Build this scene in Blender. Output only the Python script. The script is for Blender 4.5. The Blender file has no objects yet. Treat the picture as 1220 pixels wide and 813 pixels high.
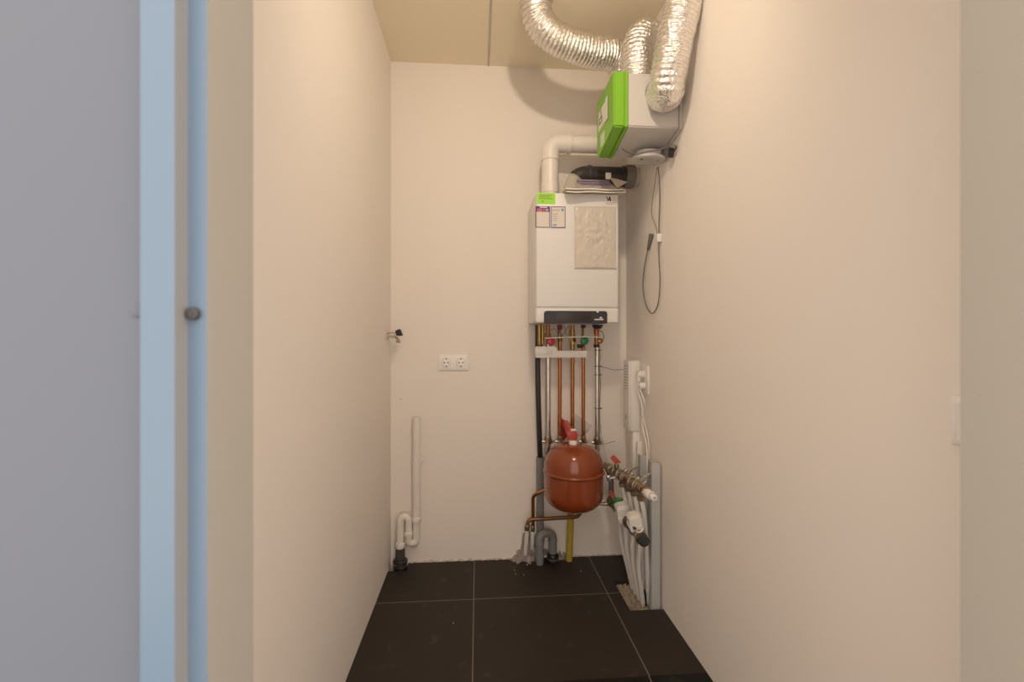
import bpy, bmesh, math, random
from mathutils import Vector, Matrix, noise
random.seed(7)
S = bpy.context.scene
COL = S.collection
PI = math.pi

# ------------------------------------------------------------------ survey of the room (metres; camera stands at x=0,y=0)
EYE = 1.15; F = 540.0; YAW = math.radians(4.34); HOR = 403.0
XL, XR, YB, ZC = -0.441, 0.786, 2.352, 2.562
c_, s_ = math.cos(YAW), math.sin(YAW)

def P(px, py, Y=None, X=None, Z=None):
    """point of the room seen in the survey photograph at (px,py), lying on the plane X=, Y= or Z="""
    xc = (px-610)/F; zc = (HOR-py)/F
    dx, dy, dz = xc*c_+s_, c_-xc*s_, zc
    if Y is not None: t = Y/dy
    elif X is not None: t = X/dx
    else: t = (Z-EYE)/dz
    return Vector((dx*t, dy*t, EYE+dz*t))

# ------------------------------------------------------------------ materials
def mat(name, col, rough=.5, metal=0, bump=0, bscale=60, var=0, vscale=8, trans=0, coat=0, emis=None, alpha=1, spec=.5, stretch=None):
    m = bpy.data.materials.new(name); m.use_nodes = True
    nt = m.node_tree; b = nt.nodes['Principled BSDF']
    b.inputs['Base Color'].default_value = (*col, 1)
    b.inputs['Roughness'].default_value = rough
    b.inputs['Metallic'].default_value = metal
    b.inputs['Specular IOR Level'].default_value = spec
    if coat: b.inputs['Coat Weight'].default_value = coat; b.inputs['Coat Roughness'].default_value = .15
    if trans: b.inputs['Transmission Weight'].default_value = trans
    if alpha < 1: b.inputs['Alpha'].default_value = alpha
    if emis: b.inputs['Emission Color'].default_value = (*emis[0], 1); b.inputs['Emission Strength'].default_value = emis[1]
    if bump or var:
        tc = nt.nodes.new('ShaderNodeTexCoord'); src = tc.outputs['Object']
        if stretch:
            mp = nt.nodes.new('ShaderNodeMapping'); mp.inputs['Scale'].default_value = stretch
            nt.links.new(src, mp.inputs[0]); src = mp.outputs[0]
    if bump:
        n = nt.nodes.new('ShaderNodeTexNoise'); n.inputs['Scale'].default_value = bscale; n.inputs['Detail'].default_value = 3
        nt.links.new(src, n.inputs['Vector'])
        bp = nt.nodes.new('ShaderNodeBump'); bp.inputs['Strength'].default_value = bump; bp.inputs['Distance'].default_value = .004
        nt.links.new(n.outputs['Fac'], bp.inputs['Height']); nt.links.new(bp.outputs[0], b.inputs['Normal'])
    if var:
        n = nt.nodes.new('ShaderNodeTexNoise'); n.inputs['Scale'].default_value = vscale; n.inputs['Detail'].default_value = 4
        nt.links.new(src, n.inputs['Vector'])
        mx = nt.nodes.new('ShaderNodeMix'); mx.data_type = 'RGBA'
        mx.inputs[6].default_value = (*[max(0, k*(1-var)) for k in col], 1); mx.inputs[7].default_value = (*[min(1, k*(1+var)) for k in col], 1)
        nt.links.new(n.outputs['Fac'], mx.inputs[0]); nt.links.new(mx.outputs[2], b.inputs['Base Color'])
    return m

M = {}
M['wall'] = mat('wall_paint', (.87,.82,.76), .75, bump=.05, bscale=90, var=.012, vscale=3, stretch=(1,1,.35), spec=.25)
M['ceil'] = mat('ceiling_paint', (.95,.86,.68), .8, bump=.05, bscale=60, spec=.2)
M['outer'] = mat('outer_wall_paint', (.147,.178,.228), .6, bump=.03, bscale=70)
M['frame'] = mat('door_frame_enamel', (.165,.255,.365), .35, bump=.01, bscale=20)  # cool daylight on the frame is put into this blue
M['reveal'] = mat('jamb_warm_light_tint', (.43,.415,.37), .5, bump=.01, bscale=20)  # same frame; warm room light on the reveal put into its colour
M['rebate_tint'] = mat('rebate_light_tint', (.32,.33,.33), .6)  # no seal here; light on the rebate side put into its grey
M['white'] = mat('white_enamel', (.75,.745,.725), .35)
M['whitep'] = mat('white_plastic', (.82,.80,.76), .4)
M['whites'] = mat('glossy_socket_white', (.90,.885,.86), .35)
M['pvc'] = mat('cream_pvc', (.84,.80,.74), .35)
M['unit'] = mat('unit_plastic', (.60,.58,.55), .5)
M['green'] = mat('lime_green_plastic', (.20,.48,.024), .4)
M['green2'] = mat('lime_sticker', (.33,.80,.04), .5)
M['dgreen'] = mat('green_knob_plastic', (.02,.22,.08), .3)
M['foil'] = mat('aluminium_foil', (.93,.91,.88), .17, 1, bump=.85, bscale=115)
M['foil'].node_tree.nodes['Bump'].inputs['Distance'].default_value = .007
M['black'] = mat('black_plastic', (.022,.021,.02), .35)
M['blackp'] = mat('black_duct', (.035,.032,.028), .4, bump=.05)
M['panel'] = mat('anthracite_panel', (.026,.026,.030), .5)
M['grey'] = mat('grey_pvc', (.22,.225,.23), .45, var=.1)
M['greyc'] = mat('grey_cable', (.16,.16,.16), .5)
M['copper'] = mat('copper', (.42,.175,.065), .32, 1, var=.25, vscale=30)
M['oldcopper'] = mat('aged_copper', (.24,.12,.07), .45, .8, var=.3, vscale=30)
M['brass'] = mat('brass', (.42,.29,.10), .35, 1, var=.25, vscale=40)
M['steel'] = mat('plated_steel', (.62,.61,.58), .28, 1, var=.1, vscale=30)
M['nickel'] = mat('tarnished_nickel', (.40,.33,.24), .35, 1, var=.4, vscale=60)
M['zinc'] = mat('galvanised_zinc', (.56,.58,.58), .5, .3, var=.08, vscale=20)
M['vessel'] = mat('vessel_red_enamel', (.235,.046,.009), .22, coat=.4)
M['red'] = mat('red_plastic', (.50,.05,.03), .4)
M['redk'] = mat('red_knob', (.55,.03,.04), .3)
M['dred'] = mat('dark_red_cap', (.22,.02,.03), .4)
M['blue'] = mat('blue_cap', (.008,.02,.045), .4)
M['yellow'] = mat('yellow_gas_coating', (.50,.38,.04), .45)
M['paper'] = mat('paper', (.75,.70,.62), .8)
M['paperd'] = mat('printed_paper_edge', (.26,.22,.27), .8, var=.3, vscale=30)
M['purple'] = mat('purple_ink', (.14,.05,.20), .6)
M['pink'] = mat('pink_ink', (.65,.14,.25), .6)
M['lblue'] = mat('pale_blue_ink', (.18,.42,.60), .6)
M['bink'] = mat('black_ink', (.03,.03,.03), .6)
M['gink'] = mat('grey_ink', (.42,.41,.40), .6)
M['olive'] = mat('olive_ink', (.30,.36,.05), .6)
M['wink'] = mat('white_ink', (.75,.75,.75), .5)
M['tube'] = mat('white_pipe', (.74,.73,.69), .4)
M['mortar'] = mat('crumbly_mortar', (.40,.34,.25), .95, bump=1, bscale=120, var=.5, vscale=90)
M['plaster'] = mat('rough_plaster', (.56,.50,.43), .95, bump=.8, bscale=120, var=.2, vscale=60)
M['cement'] = mat('grey_cement', (.33,.295,.27), .95, bump=1, bscale=120, var=.75, vscale=45)
M['dark'] = mat('dark_pit', (.03,.027,.023), .9)
M['rubber'] = mat('grey_rubber', (.075,.075,.08), .5)
M['screw'] = mat('screw_cap', (.42,.40,.37), .5)
M['seam'] = mat('seam_strip', (.60,.55,.47), .8)

def film(name, col, op, rough=.25, bump=.6):
    m = mat(name, col, rough, bump=bump, bscale=35)
    nt = m.node_tree; b = nt.nodes['Principled BSDF']; out = nt.nodes['Material Output']
    tr = nt.nodes.new('ShaderNodeBsdfTransparent'); mx = nt.nodes.new('ShaderNodeMixShader'); mx.inputs[0].default_value = op
    nt.links.new(tr.outputs[0], mx.inputs[1]); nt.links.new(b.outputs[0], mx.inputs[2]); nt.links.new(mx.outputs[0], out.inputs[0])
    return m
M['film'] = film('crinkled_film', (.86,.79,.70), .5)
M['film2'] = film('clear_film', (.84,.77,.68), .40, .15)

def tile_mat(name, base, x0, y0, px, py):
    m = bpy.data.materials.new(name); m.use_nodes = True
    nt = m.node_tree; N = nt.nodes; L = nt.links; b = N['Principled BSDF']
    tc = N.new('ShaderNodeTexCoord'); sp = N.new('ShaderNodeSeparateXYZ'); L.new(tc.outputs['Object'], sp.inputs[0])
    def math_(op, a, bb):
        n = N.new('ShaderNodeMath'); n.operation = op
        for i, v in enumerate((a, bb)):
            if v is None: continue
            if isinstance(v, (int, float)): n.inputs[i].default_value = v
            else: L.new(v, n.inputs[i])
        return n.outputs[0]
    def line(sock, o, p):
        a = math_('SUBTRACT', sock, o - p/2); a = math_('DIVIDE', a, p); a = math_('FRACT', a, None)
        a = math_('SUBTRACT', a, .5); a = math_('ABSOLUTE', a, None); a = math_('MULTIPLY', a, p)
        return math_('LESS_THAN', a, .0016)
    g = math_('MAXIMUM', line(sp.outputs[0], x0, px), line(sp.outputs[1], y0, py))
    n1 = N.new('ShaderNodeTexNoise'); n1.inputs['Scale'].default_value = 5; n1.inputs['Detail'].default_value = 6; L.new(tc.outputs['Object'], n1.inputs[0])
    n2 = N.new('ShaderNodeTexNoise'); n2.inputs['Scale'].default_value = 14; n2.inputs['Detail'].default_value = 5; L.new(tc.outputs['Object'], n2.inputs[0])
    mx = N.new('ShaderNodeMix'); mx.data_type = 'RGBA'; L.new(n1.outputs['Fac'], mx.inputs[0])
    mx.inputs[6].default_value = (*[k*.8 for k in base], 1); mx.inputs[7].default_value = (*[k*1.2 for k in base], 1)
    dust = N.new('ShaderNodeMapRange'); dust.inputs[1].default_value = .62; dust.inputs[2].default_value = .82; dust.inputs[4].default_value = .35; L.new(n2.outputs['Fac'], dust.inputs[0])
    md = N.new('ShaderNodeMix'); md.data_type = 'RGBA'; L.new(dust.outputs[0], md.inputs[0]); L.new(mx.outputs[2], md.inputs[6]); md.inputs[7].default_value = (.16,.13,.10,1)
    mg = N.new('ShaderNodeMix'); mg.data_type = 'RGBA'; L.new(g, mg.inputs[0]); L.new(md.outputs[2], mg.inputs[6]); mg.inputs[7].default_value = (.26,.22,.18,1)
    L.new(mg.outputs[2], b.inputs['Base Color'])
    b.inputs['Roughness'].default_value = .55; b.inputs['Specular IOR Level'].default_value = .3
    bp = N.new('ShaderNodeBump'); bp.inputs['Strength'].default_value = .08; bp.inputs['Distance'].default_value = .003
    L.new(n2.outputs['Fac'], bp.inputs['Height']); L.new(bp.outputs[0], b.inputs['Normal'])
    return m
M['tile'] = tile_mat('slate_floor_tile', (.030,.023,.018), -.017, 2.0025, .60, .60)
M['tileb'] = tile_mat('black_floor_tile', (.0035,.0033,.003), -.012, 2.0025, .592, 5)

# ------------------------------------------------------------------ object helpers
def link_obj(name, bm, m, parent=None, label=None, smooth=True, ang=40):
    """one mesh object; geometry is given in room coordinates; the origin is its thing's base"""
    off = Vector((0,0,0)); q = parent
    while q is not None: off += q.location; q = q.parent
    if parent is None:
        zs = [v.co for v in bm.verts]
        off = Vector(((min(v.x for v in zs)+max(v.x for v in zs))/2, (min(v.y for v in zs)+max(v.y for v in zs))/2, min(v.z for v in zs)))
    bmesh.ops.translate(bm, verts=bm.verts, vec=-off)
    bmesh.ops.recalc_face_normals(bm, faces=bm.faces)
    me = bpy.data.meshes.new(name); bm.to_mesh(me); bm.free()
    for k in (m if isinstance(m, (list, tuple)) else [m]): me.materials.append(k)
    if smooth:
        me.polygons.foreach_set('use_smooth', [True]*len(me.polygons))
        me.set_sharp_from_angle(angle=math.radians(ang))
    o = bpy.data.objects.new(name, me); COL.objects.link(o)
    if parent is None: o.location = off
    else: o.parent = parent
    if label: o['label'] = label
    return o

def thing(name, label, cat, loc, group=None):
    o = bpy.data.objects.new(name, None); COL.objects.link(o); o.location = loc; o.empty_display_size = .05
    o['label'] = label; o['category'] = cat
    if group: o['group'] = group
    return o

def tag(o, label, cat, group=None):
    o['label'] = label; o['category'] = cat
    if group: o['group'] = group
    return o

def struct(name, bm, m, label=None, smooth=False):
    o = link_obj(name, bm, m, None, label, smooth)
    # keep object coordinates = room coordinates for the surfaces
    for v in o.data.vertices: v.co += o.location
    o.location = (0,0,0)
    o['kind'] = 'structure'
    return o

def NB(): return bmesh.new()

def box(bm, lo, hi, bev=0, seg=2):
    lo, hi = Vector(lo), Vector(hi)
    r = bmesh.ops.create_cube(bm, size=1); vs = r['verts']
    for v in vs: v.co = Vector([lo[i]+(hi[i]-lo[i])*(v.co[i]+.5) for i in range(3)])
    if bev:
        es = list({e for v in vs for e in v.link_edges})
        bmesh.ops.bevel(bm, geom=es, offset=bev, segments=seg, affect='EDGES', profile=.5)
    return bm

def obox(bm, c, ax, ay, az, bev=0):
    """box with half-axes vectors"""
    b2 = bmesh.new(); r = bmesh.ops.create_cube(b2, size=2)
    m = Matrix((ax, ay, az)).transposed()
    sx, sy, sz = Vector(ax).length, Vector(ay).length, Vector(az).length
    rot = Matrix((Vector(ax)/sx, Vector(ay)/sy, Vector(az)/sz)).transposed()
    for v in b2.verts: v.co = Vector((v.co.x*sx, v.co.y*sy, v.co.z*sz))
    if bev: bmesh.ops.bevel(b2, geom=b2.edges[:], offset=bev, segments=2, affect='EDGES')
    for v in b2.verts: v.co = Vector(c)+rot@v.co
    merge(bm, b2); return bm

def merge(bm, b2):
    vm = {}
    for v in b2.verts: vm[v.index] = None
    b2.verts.index_update()
    new = [bm.verts.new(v.co) for v in b2.verts]
    for f in b2.faces:
        try: bm.faces.new([new[v.index] for v in f.verts])
        except ValueError: pass
    b2.free()

def frame_for(d):
    d = d.normalized(); a = Vector((0,0,1)) if abs(d.z) < .9 else Vector((1,0,0))
    u = a.cross(d).normalized(); return u, d.cross(u)

def sweep(bm, pts, r, seg=16, caps=True, wob=None):
    pts = [Vector(p) for p in pts]; n = len(pts)
    T = []
    for i in range(n):
        a = pts[max(0,i-1)]; b = pts[min(n-1,i+1)]; T.append((b-a).normalized())
    u, w = frame_for(T[0]); rings = []; s = 0
    for i in range(n):
        if i:
            s += (pts[i]-pts[i-1]).length
            q = T[i-1].rotation_difference(T[i]); u = q@u
            u = (u - T[i]*u.dot(T[i])).normalized(); 
        w = T[i].cross(u)
        rr = r(s, i) if callable(r) else r
        ring = []
        for k in range(seg):
            a = 2*PI*k/seg
            q_ = rr*(wob(s, a) if wob else 1)
            ring.append(bm.verts.new(pts[i]+u*math.cos(a)*q_+w*math.sin(a)*q_))
        rings.append(ring)
    for i in range(n-1):
        for k in range(seg):
            bm.faces.new((rings[i][k], rings[i][(k+1)%seg], rings[i+1][(k+1)%seg], rings[i+1][k]))
    if caps:
        bm.faces.new(rings[0][::-1]); bm.faces.new(rings[-1])
    return bm

def spline(pts, step=.004, closed=False):
    """catmull-rom through the points, resampled evenly"""
    P_ = [Vector(p) for p in pts]; out = []
    ext = [P_[0]*2-P_[1]]+P_+[P_[-1]*2-P_[-2]]
    for i in range(1, len(ext)-2):
        a,b,c,d = ext[i-1:i+3]
        for k in range(24):
            t = k/24
            out.append(.5*((2*b)+(c-a)*t+(2*a-5*b+4*c-d)*t*t+(3*b-a-3*c+d)*t**3))
    out.append(P_[-1])
    L = [0]
    for i in range(1,len(out)): L.append(L[-1]+(out[i]-out[i-1]).length)
    n = max(2, int(L[-1]/step)); res = []; j = 0
    for i in range(n+1):
        s = L[-1]*i/n
        while j < len(L)-2 and L[j+1] < s: j += 1
        t = (s-L[j])/max(1e-9, L[j+1]-L[j]); res.append(out[j].lerp(out[j+1], min(1,max(0,t))))
    return res

def fillet(pts, rad, n=8):
    pts = [Vector(p) for p in pts]; out = [pts[0]]
    for i in range(1,len(pts)-1):
        p = pts[i]; a = (pts[i-1]-p); b = (pts[i+1]-p)
        ang = a.angle(b); tl = min(rad/math.tan(ang/2), a.length*.49, b.length*.49)
        A = p+a.normalized()*tl; B = p+b.normalized()*tl
        for k in range(n+1):
            t = k/n; out.append(A*(1-t)**2+p*2*t*(1-t)+B*t*t)
    out.append(pts[-1]); return out

def pipe(bm, pts, r, rad=None, seg=16, caps=True):
    return sweep(bm, fillet(pts, rad, 8) if rad else pts, r, seg, caps)

def cyl(bm, a, b, r, seg=20, r2=None, bev=0):
    a, b = Vector(a), Vector(b)
    if r2 is None: r2 = r
    L = (b-a).length
    if bev:
        d = (b-a).normalized()
        pts = [a, a+d*bev*.3, a+d*bev, b-d*bev, b-d*bev*.3, b]
        rs = [r-bev, r-bev*.3, r, r2, r2-bev*.3, r2-bev]
    else: pts = [a, b]; rs = [r, r2]
    u, w = frame_for(b-a); rings = []
    for p, q in zip(pts, rs):
        rings.append([bm.verts.new(p+u*math.cos(2*PI*k/seg)*q+w*math.sin(2*PI*k/seg)*q) for k in range(seg)])
    for i in range(len(rings)-1):
        for k in range(seg): bm.faces.new((rings[i][k], rings[i][(k+1)%seg], rings[i+1][(k+1)%seg], rings[i+1][k]))
    bm.faces.new(rings[0][::-1]); bm.faces.new(rings[-1])
    return bm

def hexnut(bm, a, b, r): return cyl(bm, a, b, r, 6)

def lathe(bm, c, prof, seg=48, axis=None):
    c = Vector(c); ax = Vector(axis).normalized() if axis else Vector((0,0,1)); u, w = frame_for(ax); rings = []
    for r, h in prof:
        if r < 1e-6: rings.append([bm.verts.new(c+ax*h)])
        else: rings.append([bm.verts.new(c+ax*h+u*math.cos(2*PI*k/seg)*r+w*math.sin(2*PI*k/seg)*r) for k in range(seg)])
    for A, B in zip(rings, rings[1:]):
        for k in range(seg):
            if len(A) == 1 and len(B) == 1: break
            if len(A) == 1: bm.faces.new((A[0], B[k], B[(k+1)%seg]))
            elif len(B) == 1: bm.faces.new((A[k], A[(k+1)%seg], B[0]))
            else: bm.faces.new((A[k], A[(k+1)%seg], B[(k+1)%seg], B[k]))
    return bm

def prism(bm, poly, ext, bev=0):
    """poly: 3-D points of a planar face, ext: extrusion vector"""
    b2 = bmesh.new(); a = [b2.verts.new(p) for p in poly]; b = [b2.verts.new(Vector(p)+Vector(ext)) for p in poly]; n = len(a)
    b2.faces.new(a[::-1]); b2.faces.new(b)
    for k in range(n): b2.faces.new((a[k], a[(k+1)%n], b[(k+1)%n], b[k]))
    bmesh.ops.recalc_face_normals(b2, faces=b2.faces)
    if bev: bmesh.ops.bevel(b2, geom=b2.edges[:], offset=bev, segments=2, affect='EDGES')
    merge(bm, b2); return bm

def simple(name, fn, m, label, cat, group=None):
    bm = NB(); fn(bm); return tag(link_obj(name, bm, m), label, cat, group)
def part(name, fn, m, parent, label=None, ang=40):
    bm = NB(); fn(bm); return link_obj(name, bm, m, parent, label, ang=ang)

# ================================================================== THE SETTING
T_ = .1
REC = (.642, .786, 1.868, 2.10)         # floor recess under the manifold
PIT = (-.441, -.352, 2.272, 2.352)      # hole of the left drain
bm = NB()
def quad(bm, x0, x1, y0, y1, z=0):
    bm.faces.new([bm.verts.new(p) for p in ((x0,y0,z),(x1,y0,z),(x1,y1,z),(x0,y1,z))])
def slab(bm, x0, x1, y0, y1): box(bm, (x0,y0,-.09), (x1,y1,0))
slab(bm, PIT[1], REC[0], 1.502, YB); slab(bm, XL, PIT[1], 1.502, PIT[2]); slab(bm, REC[0], XR, 1.502, REC[2]); slab(bm, REC[0], XR, REC[3], YB)
struct('floor', bm, M['tile'], 'dark brown tiled floor')
bm = NB(); slab(bm, XL, XR, .5, 1.502); slab(bm, -.24, .58, .40, .5)
struct('trim_1', bm, M['tileb'], 'black tile strip near the doorway')
bm = NB(); slab(bm, -1.6, 1.9, -1.2, .40)
struct('trim_2', bm, M['tile'], 'dark tiled floor outside the doorway')
bm = NB(); box(bm, (XL-T_, YB, -.1), (XR+T_, YB+T_, ZC)); struct('wall_back', bm, M['wall'])
bm = NB(); box(bm, (XL-T_, .415, -.1), (XL, YB, ZC)); struct('wall_left', bm, M['wall'])
bm = NB(); box(bm, (XR, .415, -.1), (XR+T_, YB, ZC)); struct('wall_right', bm, M['wall'])
bm = NB(); box(bm, (XL-T_, .415, ZC), (XR+T_, YB+T_, ZC+.1)); struct('ceiling', bm, M['ceil'])
# front wall with the doorway the camera looks through
JL, JR = -.2387, .579; DH = 2.12
bm = NB()
for lo, hi in (((-1.7,.415,0),(JL-.03,.498,ZC)), ((JR+.03,.415,0),(1.9,.498,ZC)), ((JL-.03,.415,DH+.03),(JR+.03,.498,ZC))): box(bm, lo, hi)
for f in bm.faces:
    f.normal_update(); f.material_index = 1 if f.normal.y < -.5 else 0
struct('wall_front', bm, [M['wall'], M['outer']])
# rough mortar recess, drain pit
def rough_patch(bm, x0, x1, y0, y1, z, amp, n=26, sc=45):
    g = [[bm.verts.new((x0+(x1-x0)*i/n, y0+(y1-y0)*j/n, z+amp*noise.noise(Vector((i*sc/n, j*sc/n, z*9))))) for j in range(n+1)] for i in range(n+1)]
    for i in range(n):
        for j in range(n): bm.faces.new((g[i][j], g[i+1][j], g[i+1][j+1], g[i][j+1]))
bm = NB(); rough_patch(bm, REC[0]-.002, REC[1], REC[2]-.002, REC[3]+.002, -.018, .016, 80, 26)
struct('trim_3', bm, M['mortar'], 'crumbly mortar in the floor recess', True)
bm = NB(); rough_patch(bm, PIT[0], PIT[1]+.002, PIT[2]-.002, PIT[3], -.05, .008, 12)
box(bm, (PIT[0], PIT[2]-.004, -.06), (PIT[1], PIT[2]-.001, -.012)); box(bm, (PIT[1], PIT[2]-.004, -.06), (PIT[1]+.004, PIT[3], -.012))
struct('trim_4', bm, M['dark'], 'dark hole in the floor corner')
# ragged plaster edge along the back wall
def ragged(bm, x0, x1, n, y, d, h, seed):
    rows = []
    for i in range(n+1):
        x = x0+(x1-x0)*i/n
        k = .55+.9*noise.noise(Vector((x*40, seed, 0))); k = max(.12, k)
        k2 = .6+.8*noise.noise(Vector((x*55, seed+5, 2))); k2 = max(.15, k2)
        rows.append([bm.verts.new(p) for p in ((x,y,h*k),(x,y-d*k2*.5,h*k*.7),(x,y-d*k2,.0005),(x,y,.0005))])
    for a, b in zip(rows, rows[1:]):
        for j in range(4): bm.faces.new((a[j], b[j], b[(j+1)%4], a[(j+1)%4]))
    bm.faces.new(rows[0]); bm.faces.new(rows[-1][::-1])
bm = NB(); ragged(bm, -.35, .24, 120, YB, .007, .012, 3)
ragged(bm, .40, .78, 70, YB, .006, .010, 4)
struct('baseboard_back', bm, M['plaster'], 'ragged plaster edge along the foot of the back wall', True)
bm = NB()
for cx, cz, rx, rz in ((.262,.06,.040,.085),(.23,.02,.04,.025),(.315,.03,.05,.03)):
    n = 22; ctr = bm.verts.new((cx, YB-.008, cz)); ring = []; ring2 = []
    for k in range(n):
        a = 2*PI*k/n; q = 1+.35*noise.noise(Vector((math.cos(a)*2, math.sin(a)*2, cx*50)))
        z = max(.001, cz+math.sin(a)*rz*q)
        ring.append(bm.verts.new((cx+math.cos(a)*rx*q, YB-.0006, z)))
        ring2.append(bm.verts.new((cx+math.cos(a)*rx*q*.75, YB-.007, max(.002, cz+math.sin(a)*rz*q*.75))))
    for k in range(n):
        bm.faces.new((ring[k], ring[(k+1)%n], ring2[(k+1)%n], ring2[k])); bm.faces.new((ring2[k], ring2[(k+1)%n], ctr))
struct('trim_5', bm, M['cement'], 'grey cement patch at the foot of the back wall', True)
bm = NB()
def mound(bm, x0, x1, y0, y1, hmax, n=44, m_=22, seed=1):
    g = []
    for i in range(n+1):
        row = []
        for j in range(m_+1):
            u, v = i/n, j/m_
            e = min(1, 4*min(u,1-u))*v**1.1
            h = hmax*(e*(.70+.8*noise.noise(Vector((u*6+seed,v*3,2)))+.35*noise.noise(Vector((u*15,v*8+seed,5))))-.16-.2*(1-v)*(1+noise.noise(Vector((u*9,seed,1)))))
            row.append(bm.verts.new((x0+(x1-x0)*u, y0+(y1-y0)*v, max(-.006,h))))
        g.append(row)
    for i in range(n):
        for j in range(m_): bm.faces.new((g[i][j],g[i+1][j],g[i+1][j+1],g[i][j+1]))
mound(bm, .155, .345, 2.272, YB, .055, 60, 26)
mound(bm, .405, .47, 2.30, YB, .045, 20, 14, 7.3)
struct('trim_8', bm, M['cement'], 'mound of broken plaster at the foot of the back wall', True)
bm = NB(); box(bm, (.051,.5,ZC-.0025), (.061,YB,ZC)); struct('trim_6', bm, M['seam'], 'thin seam strip along the ceiling')

# door frame around the opening
dr = bpy.data.objects.new('door_1', None); COL.objects.link(dr); dr['kind'] = 'structure'; dr['label'] = 'pale enamelled steel frame of the doorway'
dr.location = (JL, .45, 0)
R1, R2, FL = .0162, .0178, .0437
def jamb(side):
    x0 = JL if side < 0 else JR; s = side
    pts = [(x0,.503),(x0,.4207),(x0+s*R1,.4207),(x0+s*R1,.4029),(x0+s*FL,.4029),(x0+s*FL,.415),(x0+s*.0298,.415),(x0+s*.0298,.498),(x0+s*FL,.498),(x0+s*FL,.503)]
    b = NB(); prism(b, [(x,y,0) for x,y in pts], (0,0,DH)); return b
def paint(bm):  # one frame, its faces coloured apart to carry cool and warm light
    bm.normal_update()
    for f in bm.faces:
        c = f.calc_center_median()
        if abs(f.normal.x) > .9 and .4207 < c.y < .503 and min(abs(c.x-JL), abs(c.x-JR)) < .001: f.material_index = 1
        elif abs(f.normal.x) > .9 and .403 < c.y < .4207 and min(abs(c.x-(JL-R1)), abs(c.x-(JR+R1))) < .001: f.material_index = 2
    return bm
jl = link_obj('jamb', paint(jamb(-1)), [M['frame'],M['reveal'],M['rebate_tint']], dr, smooth=False)
jr = link_obj('jamb', paint(jamb(1)), [M['frame'],M['reveal'],M['rebate_tint']], dr, smooth=False)
bm = NB(); pts = [(.503,DH),(.4207,DH),(.4207,DH+R1),(.4029,DH+R1),(.4029,DH+FL),(.415,DH+FL),(.415,DH+.0298),(.498,DH+.0298),(.498,DH+FL),(.503,DH+FL)]
prism(bm, [(JL-FL,y,z) for y,z in pts], (JR-JL+2*FL,0,0)); link_obj('frame_head', bm, M['frame'], dr, smooth=False)
pb = P(232,374,Y=.4207)
bm = NB(); cyl(bm, pb+Vector((0,.001,0)), pb+Vector((0,-.006,0)), .0056, 24, bev=.0015); cyl(bm, pb+Vector((0,-.006,0)), pb+Vector((0,-.0068,0)), .0025, 16)
link_obj('rubber_buffer', bm, M['rubber'], jl, 'small round grey rubber buffer')
for py in (85,470,712):
    q = P(1166,py,X=JR)
    bm = NB(); cyl(bm, q+Vector((.001,0,0)), q+Vector((-.0006,0,0)), .0022, 14); link_obj('screw', bm, M['screw'], jr)
q = P(162,370,Y=.415)
bm = NB(); cyl(bm, q+Vector((0,.0003,0)), q+Vector((0,-.0012,0)), .0058, 24, bev=.0006)
struct('trim_7', bm, mat('wall_plug_paint', (.135,.163,.208), .55), 'flat round plug painted over beside the frame', True)

# ================================================================== BOILER
BX0, BX1, BY0, BY1 = .2611, .648, 2.045, 2.350
BZ0, BZ1 = 1.219, 1.813
boiler = thing('boiler', 'white wall-hung gas boiler with black control strip', 'boiler', (.45, 2.2, BZ0))
part('casing', lambda b: box(b, (BX0,BY0+.004,BZ0+.004), (BX1,BY1,BZ1-.003), .010, 3), M['white'], boiler)
zs = P(690,367,Y=BY0).z
part('front_panel', lambda b: box(b, (BX0+.003,BY0-.004,zs+.0012), (BX1-.001,BY0+.03,BZ1), .008, 3), M['white'], boiler)
part('lower_panel', lambda b: box(b, (BX0+.003,BY0-.004,BZ0), (BX1-.001,BY0+.03,zs-.0012), .008, 3), M['white'], boiler)
def bp(px, py, off=0): return P(px, py, Y=BY0-.004-off)
def flat(name, x0, y0, x1, y1, m, parent, off=.0006, th=.0006, label=None):
    a = bp(x0,y1); b_ = bp(x1,y0)
    return part(name, lambda b: box(b, (a.x, BY0-.004-off-th, a.z), (b_.x, BY0-.004-off, b_.z)), m, parent, label)
a = bp(648,386); b_ = bp(723,371)
def ctrl(b):
    r = .012; pts = []
    x0, x1, z0, z1 = a.x, b_.x, BZ0-.002, b_.z
    pts = [(x0,z0),(x1,z0)]
    for k in range(7): t = PI/2*k/6; pts.append((x1-r+r*math.cos(t), z1-r+r*math.sin(t)))
    for k in range(7): t = PI/2+PI/2*k/6; pts.append((x0+r+r*math.cos(t), z1-r+r*math.sin(t)))
    prism(b, [(x,BY0+.02,z) for x,z in pts], (0,-.034,0), .002)
cp = part('control_panel', ctrl, M['panel'], boiler, 'black control strip')
YP = BY0-.014
a2 = P(663,372,Y=YP); b2 = P(705,384,Y=YP)
part('display', lambda b: box(b, (a2.x,YP-.0012,b2.z), (b2.x,YP+.001,a2.z), .0004), mat('display_glass', (.022,.018,.017), .4), cp)
def wordmark(b):
    x = 708.5
    for w in (1.1,.8,1.1,.9,.5,.9,1.1,1.0,.9):
        q0 = P(x,381.6,Y=YP); q1 = P(x+w,380.1,Y=YP); box(b, (q0.x,YP-.0008,q0.z), (q1.x,YP,q1.z)); x += w+.25
    t0 = [P(713.5,379.4,Y=YP), P(718.2,379.4,Y=YP), P(715.8,377.4,Y=YP)]; prism(b, t0, (0,-.0008,0))
part('wordmark', wordmark, M['wink'], cp, 'small white wordmark with a peak above it')
def notch(b):
    q = P(712,371.2,Y=YP); cyl(b, (q.x,YP+.004,q.z), (q.x,YP-.0015,q.z), .0055, 20)
part('sensor_window', notch, M['whitep'], cp)
gs = flat('green_sticker', 639.5,230.5,661.5,243, M['green2'], boiler)
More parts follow.
